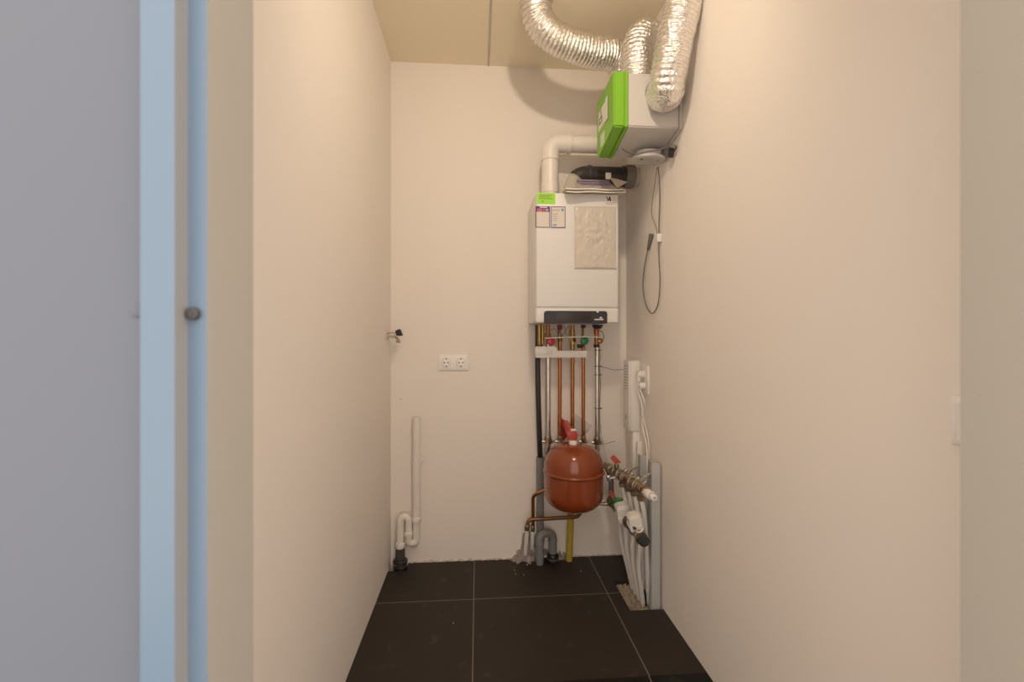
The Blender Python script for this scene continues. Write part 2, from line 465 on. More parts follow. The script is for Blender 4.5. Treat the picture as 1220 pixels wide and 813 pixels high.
def ink(px0,py0,px1,py1,name,m,parent,off=.0012): return flat(name, px0,py0,px1,py1, m, parent, off, .0003)
def lines(parent, name, m, rects):
    def fn(b):
        for r in rects:
            p0 = bp(r[0],r[3]); p1 = bp(r[2],r[1]); box(b, (p0.x,BY0-.004-.0018,p0.z), (p1.x,BY0-.004-.0012,p1.z))
    return part(name, fn, m, parent)
lines(gs, 'print', M['olive'], [(642,232.6,658,233.3),(642,234.6,655,235.2),(642,236.6,659,237.2),(645,239.3,647.5,241)])
s1 = flat('label_sticker', 638,246,655.3,271.2, M['purple'], boiler, label='white label with purple border and header')
lines(s1, 'label_face', M['paper'], [(639,252.8,654.3,270.4)])
lines(s1, 'label_header', M['pink'], [(640,248.8,646,252.2),(647,249.2,649,252)])
lines(s1, 'label_print', M['wink'], [(643,246.8,652,247.8),(650,249.5,653.4,250.2),(650,251,653,251.6)])
s2 = flat('label_sticker', 656.3,246.4,673.6,271.8, M['purple'], boiler, label='white label with thin blue-grey border')
lines(s2, 'label_face', M['paper'], [(657.2,247.4,672.7,270.6)])
def l2(name, m, rects):
    def fn(b):
        for r in rects:
            p0 = bp(r[0],r[3]); p1 = bp(r[2],r[1]); box(b, (p0.x,BY0-.004-.0023,p0.z), (p1.x,BY0-.004-.0018,p1.z))
    part(name, fn, m, s2)
l2('label_print', M['gink'], [(658,249.8,659.4,251.6),(660.2,250,661.4,251.6),(662.2,249.6,663.2,251.6),(664,250,666.6,250.6),(664,251.2,666.6,251.7)]+[(658.5,255+2.6*k,664.5-(k%2),255.7+2.6*k) for k in range(4)])
l2('label_badge', M['lblue'], [(668.6,248.8,671.6,252)]); l2('label_bar', M['lblue'], [(658.4,267.4,663.2,269.4)])
lg = flat('brand_plate', 720.5,232.8,735.4,245.6, mat('brand_plate', (.78,.74,.69), .5), boiler, off=0, th=.0005)
def logo(b):
    def tri(pts): prism(b, [bp(x,y,.0005) for x,y in pts], (0,-.0005,0))
    tri([(722,234.6),(723,234.4),(725,239.4),(724,239.4)]); tri([(726,234.2),(727,234.8),(725.2,240),(723.6,240)]); tri([(725.5,235.5),(727,234.4),(728.4,240),(726.6,240)])
part('emblem', logo, M['bink'], lg)
def lines3(b):
    for r in [(721.5,241.4,734,242.1),(721.5,243.4,731,243.9),(729.5,235.5,734,235.9),(729.5,237.5,733.5,237.9),(729.5,239.2,734,239.6)]:
        p0 = bp(r[0],r[3]); p1 = bp(r[2],r[1]); box(b, (p0.x,BY0-.0052,p0.z), (p1.x,BY0-.0044,p1.z))
part('print', lines3, M['gink'], lg)
# connection stubs on the boiler's underside
YPIPE = 2.283

# crinkled document sleeve taped to the boiler front
def sheet(bm, x0, x1, z0, z1, y, amp, nx=30, nz=40, th=.0008, seed=0, puff=.006):
    f, k = [], []
    for i in range(nx+1):
        A, B = [], []
        for j in range(nz+1):
            u, v = i/nx, j/nz
            e = math.sin(PI*u)**.5*math.sin(PI*v)**.5
            dy = -e*(puff+amp*(.8*abs(noise.noise(Vector((u*5+seed, v*7, 1))))+.7*abs(noise.noise(Vector((u*11, v*9+seed, 4))))))
            wx = .002*noise.noise(Vector((v*5, seed, 2)))
            A.append(bm.verts.new((x0+(x1-x0)*u+wx, y-th+dy, z0+(z1-z0)*v))); B.append(bm.verts.new((x0+(x1-x0)*u+wx, y-.0002+min(0,dy*.15), z0+(z1-z0)*v)))
        f.append(A); k.append(B)
    for i in range(nx):
        for j in range(nz):
            bm.faces.new((f[i][j],f[i+1][j],f[i+1][j+1],f[i][j+1])); bm.faces.new((k[i][j],k[i][j+1],k[i+1][j+1],k[i+1][j]))
    for i in range(nx):
        bm.faces.new((f[i][0],k[i][0],k[i+1][0],f[i+1][0])); bm.faces.new((f[i][nz],f[i+1][nz],k[i+1][nz],k[i][nz]))
    for j in range(nz):
        bm.faces.new((f[0][j],f[0][j+1],k[0][j+1],k[0][j])); bm.faces.new((f[nx][j],k[nx][j],k[nx][j+1],f[nx][j+1]))
p0, p1 = bp(684.5,319.5), bp(733.5,247)
sl = thing('plastic_sleeve', 'crinkled translucent plastic sleeve taped to the boiler front', 'sleeve', (p0.x, BY0-.005, p0.z))
part('film', lambda b: sheet(b, p0.x, p1.x, p0.z, p1.z, BY0-.0055, .016, 44, 60, seed=3), M['film'], sl, ang=180)
part('closure_strip', lambda b: box(b, (p0.x-.002,BY0-.008,p0.z-.003), (p1.x+.004,BY0-.0055,p0.z+.0005), .0006), mat('sleeve_edge', (.42,.38,.33), .5), sl)

# manuals and a bag on top of the boiler
def booklet(px0, px1, zlo, th, dy, rot, name, label, bend):
    a = P(px0,228,Y=BY0); b_ = P(px1,228,Y=BY0)
    def fn(bm, z0=zlo, th=th, ov=0):
        n = 10; m_ = 8; top = []; bot = []
        for i in range(n+1):
            A, B = [], []
            for j in range(m_+1):
                x = a.x+(b_.x-a.x)*i/n; y = BY0-.004+dy+.155*j/m_
                y += (x-a.x)*rot
                sag = bend*max(0, (BY0-.008-y)/.055)**1.4*(.85+.15*math.sin(i*1.1))
                A.append(bm.verts.new((x,y,z0+th-sag))); B.append(bm.verts.new((x,y,z0-sag)))
            top.append(A); bot.append(B)
        for i in range(n):
            for j in range(m_):
                bm.faces.new((top[i][j],top[i+1][j],top[i+1][j+1],top[i][j+1])); bm.faces.new((bot[i][j],bot[i][j+1],bot[i+1][j+1],bot[i+1][j]))
        for i in range(n):
            bm.faces.new((top[i][0],bot[i][0],bot[i+1][0],top[i+1][0])); bm.faces.new((top[i][m_],top[i+1][m_],bot[i+1][m_],bot[i][m_]))
        for j in range(m_):
            bm.faces.new((top[0][j],top[0][j+1],bot[0][j+1],bot[0][j])); bm.faces.new((top[n][j],bot[n][j],bot[n][j+1],top[n][j+1]))
    return simple(name, fn, M['paper'], label, 'booklet', 'paper manuals lying on top of the boiler')
booklet(672.5,743,BZ1+.0012,.0055,-.062,.10,'manual','lower of two paper manuals on top of the boiler, overhanging its edge',.020)
booklet(671,741,BZ1+.0085,.0065,-.052,.06,'manual','upper of two paper manuals on top of the boiler, under the crumpled bag',.014)

def bagmesh(bm):
    z0 = BZ1+.0165; n = 26; m_ = 10
    a = P(672,220,Y=2.05); b_ = P(742,220,Y=2.05)
    prof = [(0,.062),(.06,.098),(.16,.102),(.24,.092),(.33,.068),(.45,.060),(.62,.062),(.72,.064),(.80,.056),(.90,.036),(1,.008)]
    def h(u):
        for (u0,h0),(u1,h1) in zip(prof,prof[1:]):
            if u <= u1: return h0+(h1-h0)*(u-u0)/(u1-u0)
        return prof[-1][1]
    G = []
    for i in range(n+1):
        u = i/n; row = []
        for j in range(m_+1):
            v = j/m_; x = a.x+(b_.x-a.x)*u
            y = 2.030+.080*v+.006*noise.noise(Vector((u*8,v*4,3)))
            z = z0+h(u)*(.9*math.sin(PI*min(1,.02+v*.62)) )+.004*abs(noise.noise(Vector((u*12,v*6,7))))
            row.append(bm.verts.new((x,y,z)))
        G.append(row)
    for i in range(n):
        for j in range(m_): bm.faces.new((G[i][j],G[i+1][j],G[i+1][j+1],G[i][j+1]))
    base = [[bm.verts.new((r[j].co.x, r[j].co.y, z0)) for j in (0,m_)] for r in G]
    for i in range(n):
        bm.faces.new((G[i][0],base[i][0],base[i+1][0],G[i+1][0])); bm.faces.new((G[i][m_],G[i+1][m_],base[i+1][1],base[i][1])); bm.faces.new((base[i][0],base[i][1],base[i+1][1],base[i+1][0]))
bag = thing('plastic_bag', 'crumpled clear bag of leaflets lying on the manuals before the black elbow', 'bag', (.5,2.07,BZ1+.0165))
part('film', bagmesh, M['film2'], bag, ang=180)
def leaf(b):
    q0, q1 = P(688,221.5,Y=2.075), P(728,213,Y=2.075)
    for k in range(9):
        zz = BZ1+.0178+k*.0052; box(b, (q0.x+.004*(k%3)-.002*k,2.043-.004*(k%2),zz), (q1.x-.006*(k%2)-.002*k,2.090,zz+.0042))
part('leaflets', leaf, M['paperd'], bag, 'purple-grey printed leaflets')
fl_ = [P(726.5,212,Y=2.026), P(734,213,Y=2.026), P(748,217,Y=2.026), P(741,221,Y=2.026), P(735,224,Y=2.026)]
part('folded_leaf', lambda b: prism(b, fl_, (0,.0015,0)), mat('beige_paper', (.50,.42,.32), .7), bag, 'beige folded paper corner')
def tagl(b):
    q0, q1 = P(721.5,213.5,Y=2.028), P(728,206,Y=2.028); box(b, (q0.x,2.027,q0.z), (q1.x,2.0285,q1.z))
part('paper_tag', tagl, M['paper'], bag)

# crumbs of plaster fallen on the tiles
crumb0 = None
for px, py, sz in ((628,673.5,.0042),(613.5,680,.0035),(614.5,684.5,.003),(624,685.5,.0028),(540,743,.003),(692,681,.0026)):
    q = P(px,py,Z=0)
    if crumb0 is None:
        bm = NB(); bmesh.ops.create_icosphere(bm, subdivisions=2, radius=1)
        for v in bm.verts: v.co *= 1+.35*noise.noise(v.co*1.7); v.co.z = max(v.co.z, -.5)*.8
        crumb0 = link_obj('plaster_crumb', bm, M['plaster']); o = crumb0
    else: o = crumb0.copy(); COL.objects.link(o)
    o.location = (q.x,q.y,.0003); o.scale = (sz,sz*.8,sz); o.rotation_euler = (0,0,px)
    tag(o, 'tiny white plaster crumb lying on the dark tiles by the back wall', 'crumb', 'plaster crumbs on the tiles')
# ------------------------------------------------------------------ flue and air intake
YFL = 2.20
fx = P(655.5,215,Y=YFL); zt = P(655.5,171,Y=YFL)
rf = 10.3/F*2.22*.985
fl = thing('flue_pipe', 'cream flue pipe rising from the boiler and turning right', 'pipe', (fx.x,YFL,BZ1))
xe = P(720,171,Y=YFL).x+.06
z_h = zt.z
part('lower_socket', lambda b: lathe(b, (fx.x,YFL,BZ1-.002), [(0,0),(rf*1.0,0),(rf*1.0,.045),(rf*1.07,.047),(rf*1.07,.092),(rf*1.0,.094),(0,.094)]), M['pvc'], fl)
zc1 = BZ1+.092
part('pipe', lambda b: cyl(b, (fx.x,YFL,zc1), (fx.x,YFL,z_h-.075), rf*.99, 40), M['pvc'], fl)
def elb(b):
    pts = [(fx.x,YFL,z_h-.080)]+[(fx.x+.052-.052*math.cos(t), YFL, z_h-.052+.052*math.sin(t)) for t in [PI/2*k/12 for k in range(13)]]+[(fx.x+.095,YFL,z_h)]
    sweep(b, pts, rf*1.04, 40)
part('elbow', elb, M['pvc'], fl)
part('collar', lambda b: cyl(b, (fx.x,YFL,z_h-.088), (fx.x,YFL,z_h-.078), rf*1.09, 40, bev=.002), M['pvc'], fl)
part('collar', lambda b: cyl(b, (fx.x+.088,YFL,z_h), (fx.x+.102,YFL,z_h), rf*1.12, 40, bev=.003), M['pvc'], fl)
part('horizontal_pipe', lambda b: cyl(b, (fx.x+.10,YFL,z_h), (XR-.001,YFL,z_h), rf*.97, 40), M['pvc'], fl)

YIN = 2.175
ri = 11/F*2.2
i0 = P(688,222,Y=YIN); ih = P(700,209.5,Y=YIN)
it = thing('air_intake_pipe', 'black air intake elbow and pipe lying across the boiler top', 'pipe', (i0.x,YIN,BZ1))
xend = P(744,209,Y=YIN).x
def inb(b):
    R_ = ih.z-BZ1+.002
    x0 = P(672+11,209,Y=YIN).x
    R_ = .062; zb = ih.z-R_
    pts = [(x0,YIN,BZ1-.001),(x0,YIN,zb-.01)]+[(x0+R_-R_*math.cos(t),YIN,zb+R_*math.sin(t)) for t in [PI/2*k/14 for k in range(0,15)]]+[(xend,YIN,ih.z)]
    sweep(b, pts, ri, 36)
part('elbow', inb, M['blackp'], it)
part('rib', lambda b: cyl(b, (P(700,209,Y=YIN).x,YIN,ih.z), (P(703,209,Y=YIN).x,YIN,ih.z), ri*1.12, 36, bev=.002), M['blackp'], it)
part('rib', lambda b: cyl(b, (P(740,209,Y=YIN).x,YIN,ih.z), (xend,YIN,ih.z), ri*1.12, 36, bev=.002), M['blackp'], it)
def ringc(b):
    x0, x1 = xend, P(755,209,Y=YIN).x
    prof = []
    n = 5
    pts = []
    for k in range(n):
        prof += [(ri*1.18, (x1-x0)*k/n), (ri*1.18, (x1-x0)*(k+.6)/n), (ri*1.08, (x1-x0)*(k+.65)/n), (ri*1.08, (x1-x0)*(k+.98)/n)]
    lathe(b, (x0,YIN,ih.z), [(0,0)]+prof+[(ri*1.1,(x1-x0)),(0,(x1-x0))], 36, axis=(1,0,0))
    for k in range(12):
        t = 2*PI*k/12; c = Vector(((x0+x1)/2, YIN+math.cos(t)*ri*1.17, ih.z+math.sin(t)*ri*1.17)); box(b, c-Vector(((x1-x0)/2*.9,.003,.003)), c+Vector(((x1-x0)/2*.9,.003,.003)))
part('collar', ringc, mat('grey_ribbed_collar', (.30,.27,.22), .5), it, 'ribbed grey-beige collar')
part('pipe_end', lambda b: cyl(b, (P(755,209,Y=YIN).x,YIN,ih.z), (XR-.001,YIN,ih.z), ri*.98, 36), M['unit'], it)
def clampb(b):
    q = P(751,222,Y=YIN-ri*1.1); box(b, (q.x-.006,q.y-.006,q.z-.008), (q.x+.006,q.y+.012,q.z+.010), .001); cyl(b, (q.x+.004,q.y-.004,q.z-.012), (q.x+.004,q.y-.004,q.z+.01), .0025, 10)
part('clamp', clampb, M['greyc'], it)

# ================================================================== VENTILATION UNIT
UY0, UY1, UZ0, UZ1 = 1.69, 1.933, 1.955, 2.168
UXF, UXG = .5157, .5713
vu = thing('ventilation_unit', 'white ventilation box with lime green cover on the right wall', 'ventilation unit', (XR,1.81,1.92))
prof = [(UY0,UZ1),(UY1,UZ1),(UY1,1.937),(1.893,1.917),(UY0,1.957)]
def inset(pf, d):
    cy = sum(p[0] for p in pf)/len(pf); cz = sum(p[1] for p in pf)/len(pf)
    return [(p[0]+(d if p[0]<cy else -d), p[1]+(d if p[1]<cz else -d)) for p in pf]
part('body', lambda b: prism(b, [(UXG,y,z) for y,z in inset(prof,.003)], (XR-.012-UXG,0,0), .004), M['unit'], vu)
gc = part('front_cover', lambda b: prism(b, [(UXF,y,z) for y,z in prof], (UXG-.012-UXF,0,0), .005), M['green'], vu, 'lime green front cover')
part('cover_rim', lambda b: prism(b, [(UXG-.012,y,z) for y,z in inset(prof,-.0015)], (.013,0,0), .002), M['green'], gc)
part('mounting_plate', lambda b: prism(b, [(XR-.012,y,z) for y,z in inset(prof,-.004)], (.0115,0,0), .002), M['unit'], vu)
def ulab(x0,y0,x1,y1,m,name,parent,off=.0008,label=None):
    A = P(x0,y0,X=UXF); B = P(x1,y1,X=UXF)
    ya, yb = sorted((A.y,B.y)); 
    zt_ = P((x0+x1)/2,y0,X=UXF).z; zb_ = P((x0+x1)/2,y1,X=UXF).z
    return part(name, lambda b: box(b, (UXF-off,ya,zb_), (UXF-off+.0007,yb,zt_)), m, parent, label)
lab = ulab(713.2,126,723.5,149,M['paper'],'label_sticker',gc,label='white sticker with a dark symbol')
ulab(722,115.5,724.6,143,mat('curled_label',(.70,.72,.70),.5),'loose_label',gc,off=.003)
ulab(714.2,139.5,717.6,147,M['bink'],'symbol',lab,.0014); ulab(715,141.5,716.9,145.5,M['paper'],'symbol_centre',lab,.0020)
ulab(715.2,131,717,137,M['gink'],'print',lab,.0014); 
ulab(715.6,158.5,720,173.5,mat('small_label',(.62,.72,.55),.5),'label_sticker',gc,label='small pale sticker')
def cap(b):
    c = Vector((.713,1.853,1.893)); lathe(b, c, [(0,.036),(.052,.036),(.052,.014),(.068,.013),(.0705,.009),(.0705,.003),(.066,0),(.050,-.001),(.046,.001),(0,.002)], 48, axis=(.05,-.12,1))
cpb = part('spigot_cap', cap, M['unit'], vu, 'round white blanking cap under the box')
def capscrew(sx):
    def fn(b): c = Vector((.713+sx*.035,1.853-.02,1.8905)); cyl(b, c+Vector((0,0,.002)), c-Vector((0,0,.0015)), .0035, 10)
    return fn
part('screw', capscrew(-1), M['greyc'], cpb); part('screw', capscrew(1), M['greyc'], cpb)
cord = [P(741,177,Y=1.70), P(748,181.5,Y=1.74), P(757,184,Y=1.78), P(770,181,Y=1.765), P(785,178.5,Y=1.76), P(800,173.5,X=.755), P(806,175,X=.773), P(803,181,X=.775)]
part('power_cord', lambda b: sweep(b, spline(cord), .0028, 8), M['greyc'], vu, 'thin grey cable sagging under the box')
part('cord_plug', lambda b: obox(b, (P(799.5,182,X=.765)), (.008,0,0), (0,.012,.006), (0,-.008,.016), .002), M['black'], vu, 'black plug')

# hanging cable on the right wall
XC = XR-.010
hc = thing('hanging_cable', 'thin grey cable looping down the right wall with a connector', 'cable', P(776,374,X=XC))
lp = [P(784,199,X=.745), P(785.5,215,X=.765), P(786,240,X=XC), P(785,270,X=XC), P(785,305,X=XC), P(786.3,335,X=XC), P(784,362,X=XC), P(777,373.5,X=XC), P(769.5,363,X=XC), P(766,342,X=XC), P(767.5,320,X=XC), P(771.5,298,X=XC)]
part('loop', lambda b: sweep(b, spline(lp), .0026, 8), M['greyc'], hc)
part('branch_wire', lambda b: sweep(b, spline([P(783,200,X=.74), P(780,220,X=.765), P(776.5,245,X=XC), P(777,258,X=XC), P(782,272,X=XC+.003), P(784,285,X=XC+.003)]), .0014, 6), M['greyc'], hc)
A_, B_ = P(772,298,X=XC), P(776,279,X=XC)
part('connector', lambda b: cyl(b, A_, B_, .006, 12, .0105, bev=.002), M['greyc'], hc)
q = P(788,284,X=XR)
ch = simple('cable_clip', lambda b: (box(b, (XR-.022,q.y-.012,q.z-.018), (XR-.001,q.y+.012,q.z+.018), .004)), M['whitep'], 'small white clip on the right wall beside the cable connector', 'clip')

# foil ducts
def duct(name, pts, r, label, flange=None, pitch=.0150, amp=.042):
    t = thing(name, label, 'duct', Vector(pts[0]), 'foil ventilation ducts')
    sp = spline(pts, .0026)
    part('foil_hose', lambda b: sweep(b, sp, lambda s,i: r*(1+amp*math.cos(2*PI*s/pitch)+.022*noise.noise(Vector((s*22,r*77,1)))), 72,
         wob=lambda s,a: 1+.030*noise.noise(Vector((math.cos(a)*2.6,math.sin(a)*2.6,s*60+r*99)))+.030*noise.noise(Vector((math.cos(a)*9,math.sin(a)*9,s*150)))), M['foil'], t, ang=180)
    def ends(i, j):
        d = (sp[j]-sp[i]).normalized(); return lambda b: cyl(b, sp[i]-d*.001, sp[i]+d*.012, r*1.07, 40, bev=.002)
    part('hose_clamp', ends(0,1), M['steel'], t); 
    if flange: part('hose_clamp', ends(-1,-2), M['steel'], t)
    return t
# near duct: out of the near face of the box, up to the ceiling
def PY(px,py,Y): return P(px,py,Y=Y)
duct('foil_duct', [PY(789,109,1.686), PY(792,112,1.65), PY(794,108,1.61), PY(796,92,1.585), PY(800,70,1.57), PY(806,40,1.56), PY(813,10,1.55), PY(819,-30,1.545), PY(823,-60,1.54), Vector((PY(824,-80,1.54).x,1.54,ZC-.001))], .0615,
     'foil duct bending from the near face of the green ventilation box up to ceiling', True)
# middle duct: out of the top, over and into the right wall
duct('foil_duct', [Vector((.648,1.795,2.169)), Vector((.648,1.795,2.24)), Vector((.651,1.80,2.32)), Vector((.672,1.82,2.388)), Vector((.712,1.85,2.412)), Vector((.752,1.875,2.39)), Vector((XR-.002,1.895,2.355))], .064,
     'short foil duct arching from the top of the ventilation box into the right wall', True)
# far duct: from the ceiling down to the right, behind the box
d3 = [Vector((PY(640,-9,1.86).x,1.86,ZC-.001)), PY(638.5,8,1.865), PY(643,26,1.875), PY(657,42,1.885), PY(681,54,1.90), PY(708,62,1.925), PY(735,68,1.96), Vector((.672,2.02,2.315)), Vector((.69,2.06,2.22)), Vector((.69,2.06,2.11)), Vector((.68,2.01,2.055)), Vector((.675,1.936,2.05))]
duct('foil_duct', d3, .063, 'long foil duct curving from the ceiling down behind the green ventilation box', True)

# ================================================================== BOILER PIPES
YP_ = YPIPE
def px_(x, y, Y=YP_): return P(x, y, Y=Y)
ZT = BZ0-.001
def vpipe(name, label, px, r, m, ytop, ybot, wallbend=True, extra=None, group='pipes under the boiler'):
    x = px_(px,470).x; z0 = px_(px,ybot).z; zt_ = px_(px,ytop).z
    t = thing(name, label, 'pipe', (x,YP_,z0), group)
    def fn(b):
        pts = [(x,YP_,zt_),(x,YP_,z0-.045)]
        if wallbend: pts = fillet([(x,YP_,zt_),(x,YP_,z0-.06),(x,YB-.0001,z0-.06)], .03)
        sweep(b, pts, r, 16)
    part('pipe', fn, m, t)
    def nut(b):
        hexnut(b, (x,YP_,z0-.010), (x,YP_,z0+.012), r*1.75); cyl(b, (x,YP_,z0+.010), (x,YP_,z0+.026), r*1.35, 16, bev=.001)
    part('compression_nut', nut, M['nickel'], t)
    def wing(b): cyl(b, (x-r*2.6,YP_-.004,z0), (x+r*2.6,YP_-.004,z0), .006, 10, bev=.001)
    part('screw_clip', wing, M['steel'], t)
    return t, x
def zy(px, py): return px_(px,py).z
# chrome pipe at the left with the red knob
t, x = vpipe('heating_pipe', 'leftmost plated steel pipe under boiler, below the bright red knob', 653, .0125, M['steel'], 401, 526)
part('upper_pipe', lambda b: sweep(b, [(x,YP_,ZT),(x,YP_,zy(653,401))], .0095, 14), M['copper'], t)
part('nut', lambda b: hexnut(b, (x-.002,YP_,zy(653,402)), (x-.002,YP_,zy(653,397)), .017), M['brass'], t)
kz = zy(656,407); kx = px_(656,407,2.245).x
kn = part('red_knob', lambda b: (lathe(b, (kx,2.238,kz), [(0,0),(.014,0),(.0205,.004),(.0215,.010),(.019,.018),(.010,.022),(.010,.04),(0,.04)], 10, axis=(.15,-1,.1)) if False else lathe(b, (kx,2.268,kz), [(0,0),(.008,0),(.008,.012),(.021,.014),(.0225,.022),(.0205,.033),(.012,.037),(0,.037)], 12, axis=(.1,-1,.05))), M['redk'], t, 'bright red round knob')
# copper b
t, x = vpipe('heating_pipe', 'left of three copper pipes under boiler, below the dark red cap', 667, .0095, M['copper'], 402, 526)
part('cap', lambda b: cyl(b, (x,YP_,ZT), (x,YP_,zy(667,393)), .013, 14, bev=.002), M['dred'], t, 'dark red cap')
part('stem', lambda b: cyl(b, (x-.002,YP_,zy(667,392)), (x-.002,YP_,zy(667,400)), .008, 12), M['oldcopper'], t)
part('nut', lambda b: (hexnut(b, (x,YP_,zy(667,407)), (x,YP_,zy(667,402)), .0155), cyl(b, (x,YP_,zy(667,402)), (x,YP_,zy(667,398)), .0125, 14)), M['brass'], t)
# copper c
t, x = vpipe('heating_pipe', 'middle of three copper pipes under boiler, below a tall brass valve', 682, .0095, M['copper'], 414, 523)
def valve(b):
    cyl(b, (x,YP_,ZT), (x,YP_,zy(682,394)), .0095, 14); cyl(b, (x,YP_,zy(682,393)), (x,YP_,zy(682,400)), .0125, 14, bev=.001)
    hexnut(b, (x,YP_,zy(682,408)), (x,YP_,zy(682,403)), .0185); cyl(b, (x,YP_,zy(682,403)), (x,YP_,zy(682,399)), .0145, 14)
    cyl(b, (x,YP_,zy(682,416)), (x,YP_,zy(682,407)), .0125, 14); cyl(b, (x,YP_-.006,zy(682,409)), (x,YP_-.024,zy(682,409)), .010, 14, bev=.001)
part('brass_valve', valve, M['brass'], t)
part('valve_screw', lambda b: (cyl(b, (x,YP_-.024,zy(682,409)), (x,YP_-.027,zy(682,409)), .006, 12, bev=.0006), box(b, (x-.005,YP_-.0285,zy(682,409)-.001), (x+.005,YP_-.027,zy(682,409)+.001))), M['nickel'], t)
# copper d
t, x = vpipe('heating_pipe', 'right of three copper pipes under boiler, below the green knob', 695, .0090, M['copper'], 412, 526)
part('cap', lambda b: cyl(b, (x,YP_,ZT), (x,YP_,zy(695,391)), .0125, 14, bev=.002), M['blue'], t, 'dark blue cap')
part('stem', lambda b: (cyl(b, (x-.003,YP_,zy(695,391)), (x-.003,YP_,zy(695,401)), .0055, 12), cyl(b, (x-.003,YP_,zy(695,401)), (x,YP_,zy(695,413)), .007, 12)), M['oldcopper'], t)
gz = zy(696,406.5); gx = px_(696,406,2.25).x
def gknob(b):
    lathe(b, (gx,2.268,gz), [(0,0),(.007,0),(.007,.010),(.020,.012),(.022,.020),(.020,.032),(.010,.036),(0,.036)], 10, axis=(.05,-1,.05))
part('green_knob', gknob, M['dgreen'], t, 'dark green knob')
part('drain_cock', lambda b: (cyl(b, (px_(686.5,412.5).x,2.262,zy(689,412.5)), (px_(693,412.5).x,2.262,zy(689,412.5)), .0095, 14, bev=.002), cyl(b, (px_(692.5,412.5).x,2.262,zy(689,412.5)), (x,YP_-.004,zy(689,412.5)), .005, 10)), M['black'], t, 'small black cap on its side')
# chrome e
t, x = vpipe('gas_pipe', 'rightmost plated steel pipe under boiler, with cable ties round it', 711.5, .0120, M['steel'], 411, 527)
part('cap', lambda b: cyl(b, (x+.002,YP_,ZT), (x+.002,YP_,zy(711,392)), .029, 20, .020, bev=.003), M['blue'], t, 'wide dark blue-black cap')
part('elbow', lambda b: (cyl(b, (x-.004,YP_,zy(711,392)), (x-.004,YP_,zy(711,398)), .0135, 14, bev=.001), cyl(b, (x-.003,YP_,zy(711,397)), (x-.003,YP_,zy(711,411)), .0115, 14)), M['copper'], t)
def gv(b):
    q = px_(714.5,406.5,2.262); lathe(b, (q.x,2.268,q.z), [(0,0),(.0125,0),(.0145,.004),(.0145,.012),(.010,.016),(.004,.018),(0,.018)], 20, axis=(.15,-1,.1)); cyl(b, (q.x-.002,2.262,q.z), (x,YP_,q.z), .008, 12)
part('gas_valve', gv, M['brass'], t)
part('ring', lambda b: cyl(b, (x-.003,YP_,zy(711,414)), (x-.003,YP_,zy(711,410.5)), .0155, 18, bev=.0015), M['black'], t)
part('handle_wire', lambda b: sweep(b, spline([px_(713.5,394,2.262), px_(717.5,396,2.255), px_(719.5,402,2.255), px_(717.5,407,2.25)]), .0016, 8), M['black'], t)
cb = thing('cable', 'thin dark cable strapped along the rightmost pipe under boiler', 'cable', (x+.015,YP_-.012,.7))
part('cable_run', lambda b: sweep(b, spline([px_(713.8,413,2.264), px_(715,425,2.266), px_(714,436,2.266), px_(715.4,460,2.266), px_(714.2,486,2.266), px_(714.8,510,2.266), px_(714,524,2.262)]), .0019, 8), M['greyc'], cb)
for yy in (417.5,436.5,446.7,486.5):
    zz = zy(711,yy)
    part('cable_tie', lambda b: lathe(b, (x+.004,YP_-.004,zz), [(.0185,-.0012),(.0205,-.0012),(.0205,.0012),(.0185,.0012),(.0185,-.0012)], 20), M['black'], cb)
    
# olive condensate tube stub and black hose
x = px_(643.5,400).x
ct = thing('overflow_tube', 'olive brass tube pair at the left end under the boiler', 'pipe', (x,YP_,zy(643,415)))
part('tube', lambda b: cyl(b, (x-.006,YP_-.02,ZT), (x-.006,YP_-.02,zy(643,411)), .0085, 14), M['brass'], ct)
part('tube', lambda b: cyl(b, (x+.010,YP_-.02,ZT), (x+.010,YP_-.02,zy(643,411)), .0075, 14), M['brass'], ct)
part('tube_end', lambda b: cyl(b, (x-.002,YP_-.02,zy(643,415.5)), (x-.002,YP_-.02,zy(643,410.5)), .0145, 16, bev=.001), mat('aged_brass_end',(.13,.11,.07),.5,.6), ct)
gx0 = px_(643.5,600,2.3305).x
xh = px_(641,480).x
simple('condensate_hose', lambda b: sweep(b, spline([(xh,YP_+.012,ZT), (xh,YP_+.012,1.0), px_(641.5,480,2.293), px_(643,530,2.31), Vector((gx0,2.3305,px_(643.5,552).z)), Vector((gx0,2.3305,px_(643.5,575).z))]), .0135, 18), M['black'],
       'black condensate hose hanging down into the grey drain pipe', 'hose')
# white pipe cover
wc = thing('pipe_cover', 'white plastic cover strip across pipes under the boiler', 'cover', px_(668,426,2.24))
def cov(b):
    a = P(638,426.5,Y=2.225); m_ = P(663,413,Y=2.225); e = P(700,418,Y=2.225)
    pts = [(a.x,a.z),(e.x,a.z),(e.x,e.z),(m_.x+.004,e.z),(m_.x,m_.z),(a.x,m_.z)]
    prism(b, [(x_,2.247,z_) for x_,z_ in pts], (0,-.026,0), .004)
part('strip', cov, M['whitep'], wc)
def covl(b):
    a = P(637.5,423,Y=2.219); m_ = P(658,415.5,Y=2.219); box(b, (a.x,2.217,a.z), (m_.x,2.222,m_.z), .0015)
part('raised_end', covl, M['whitep'], wc)
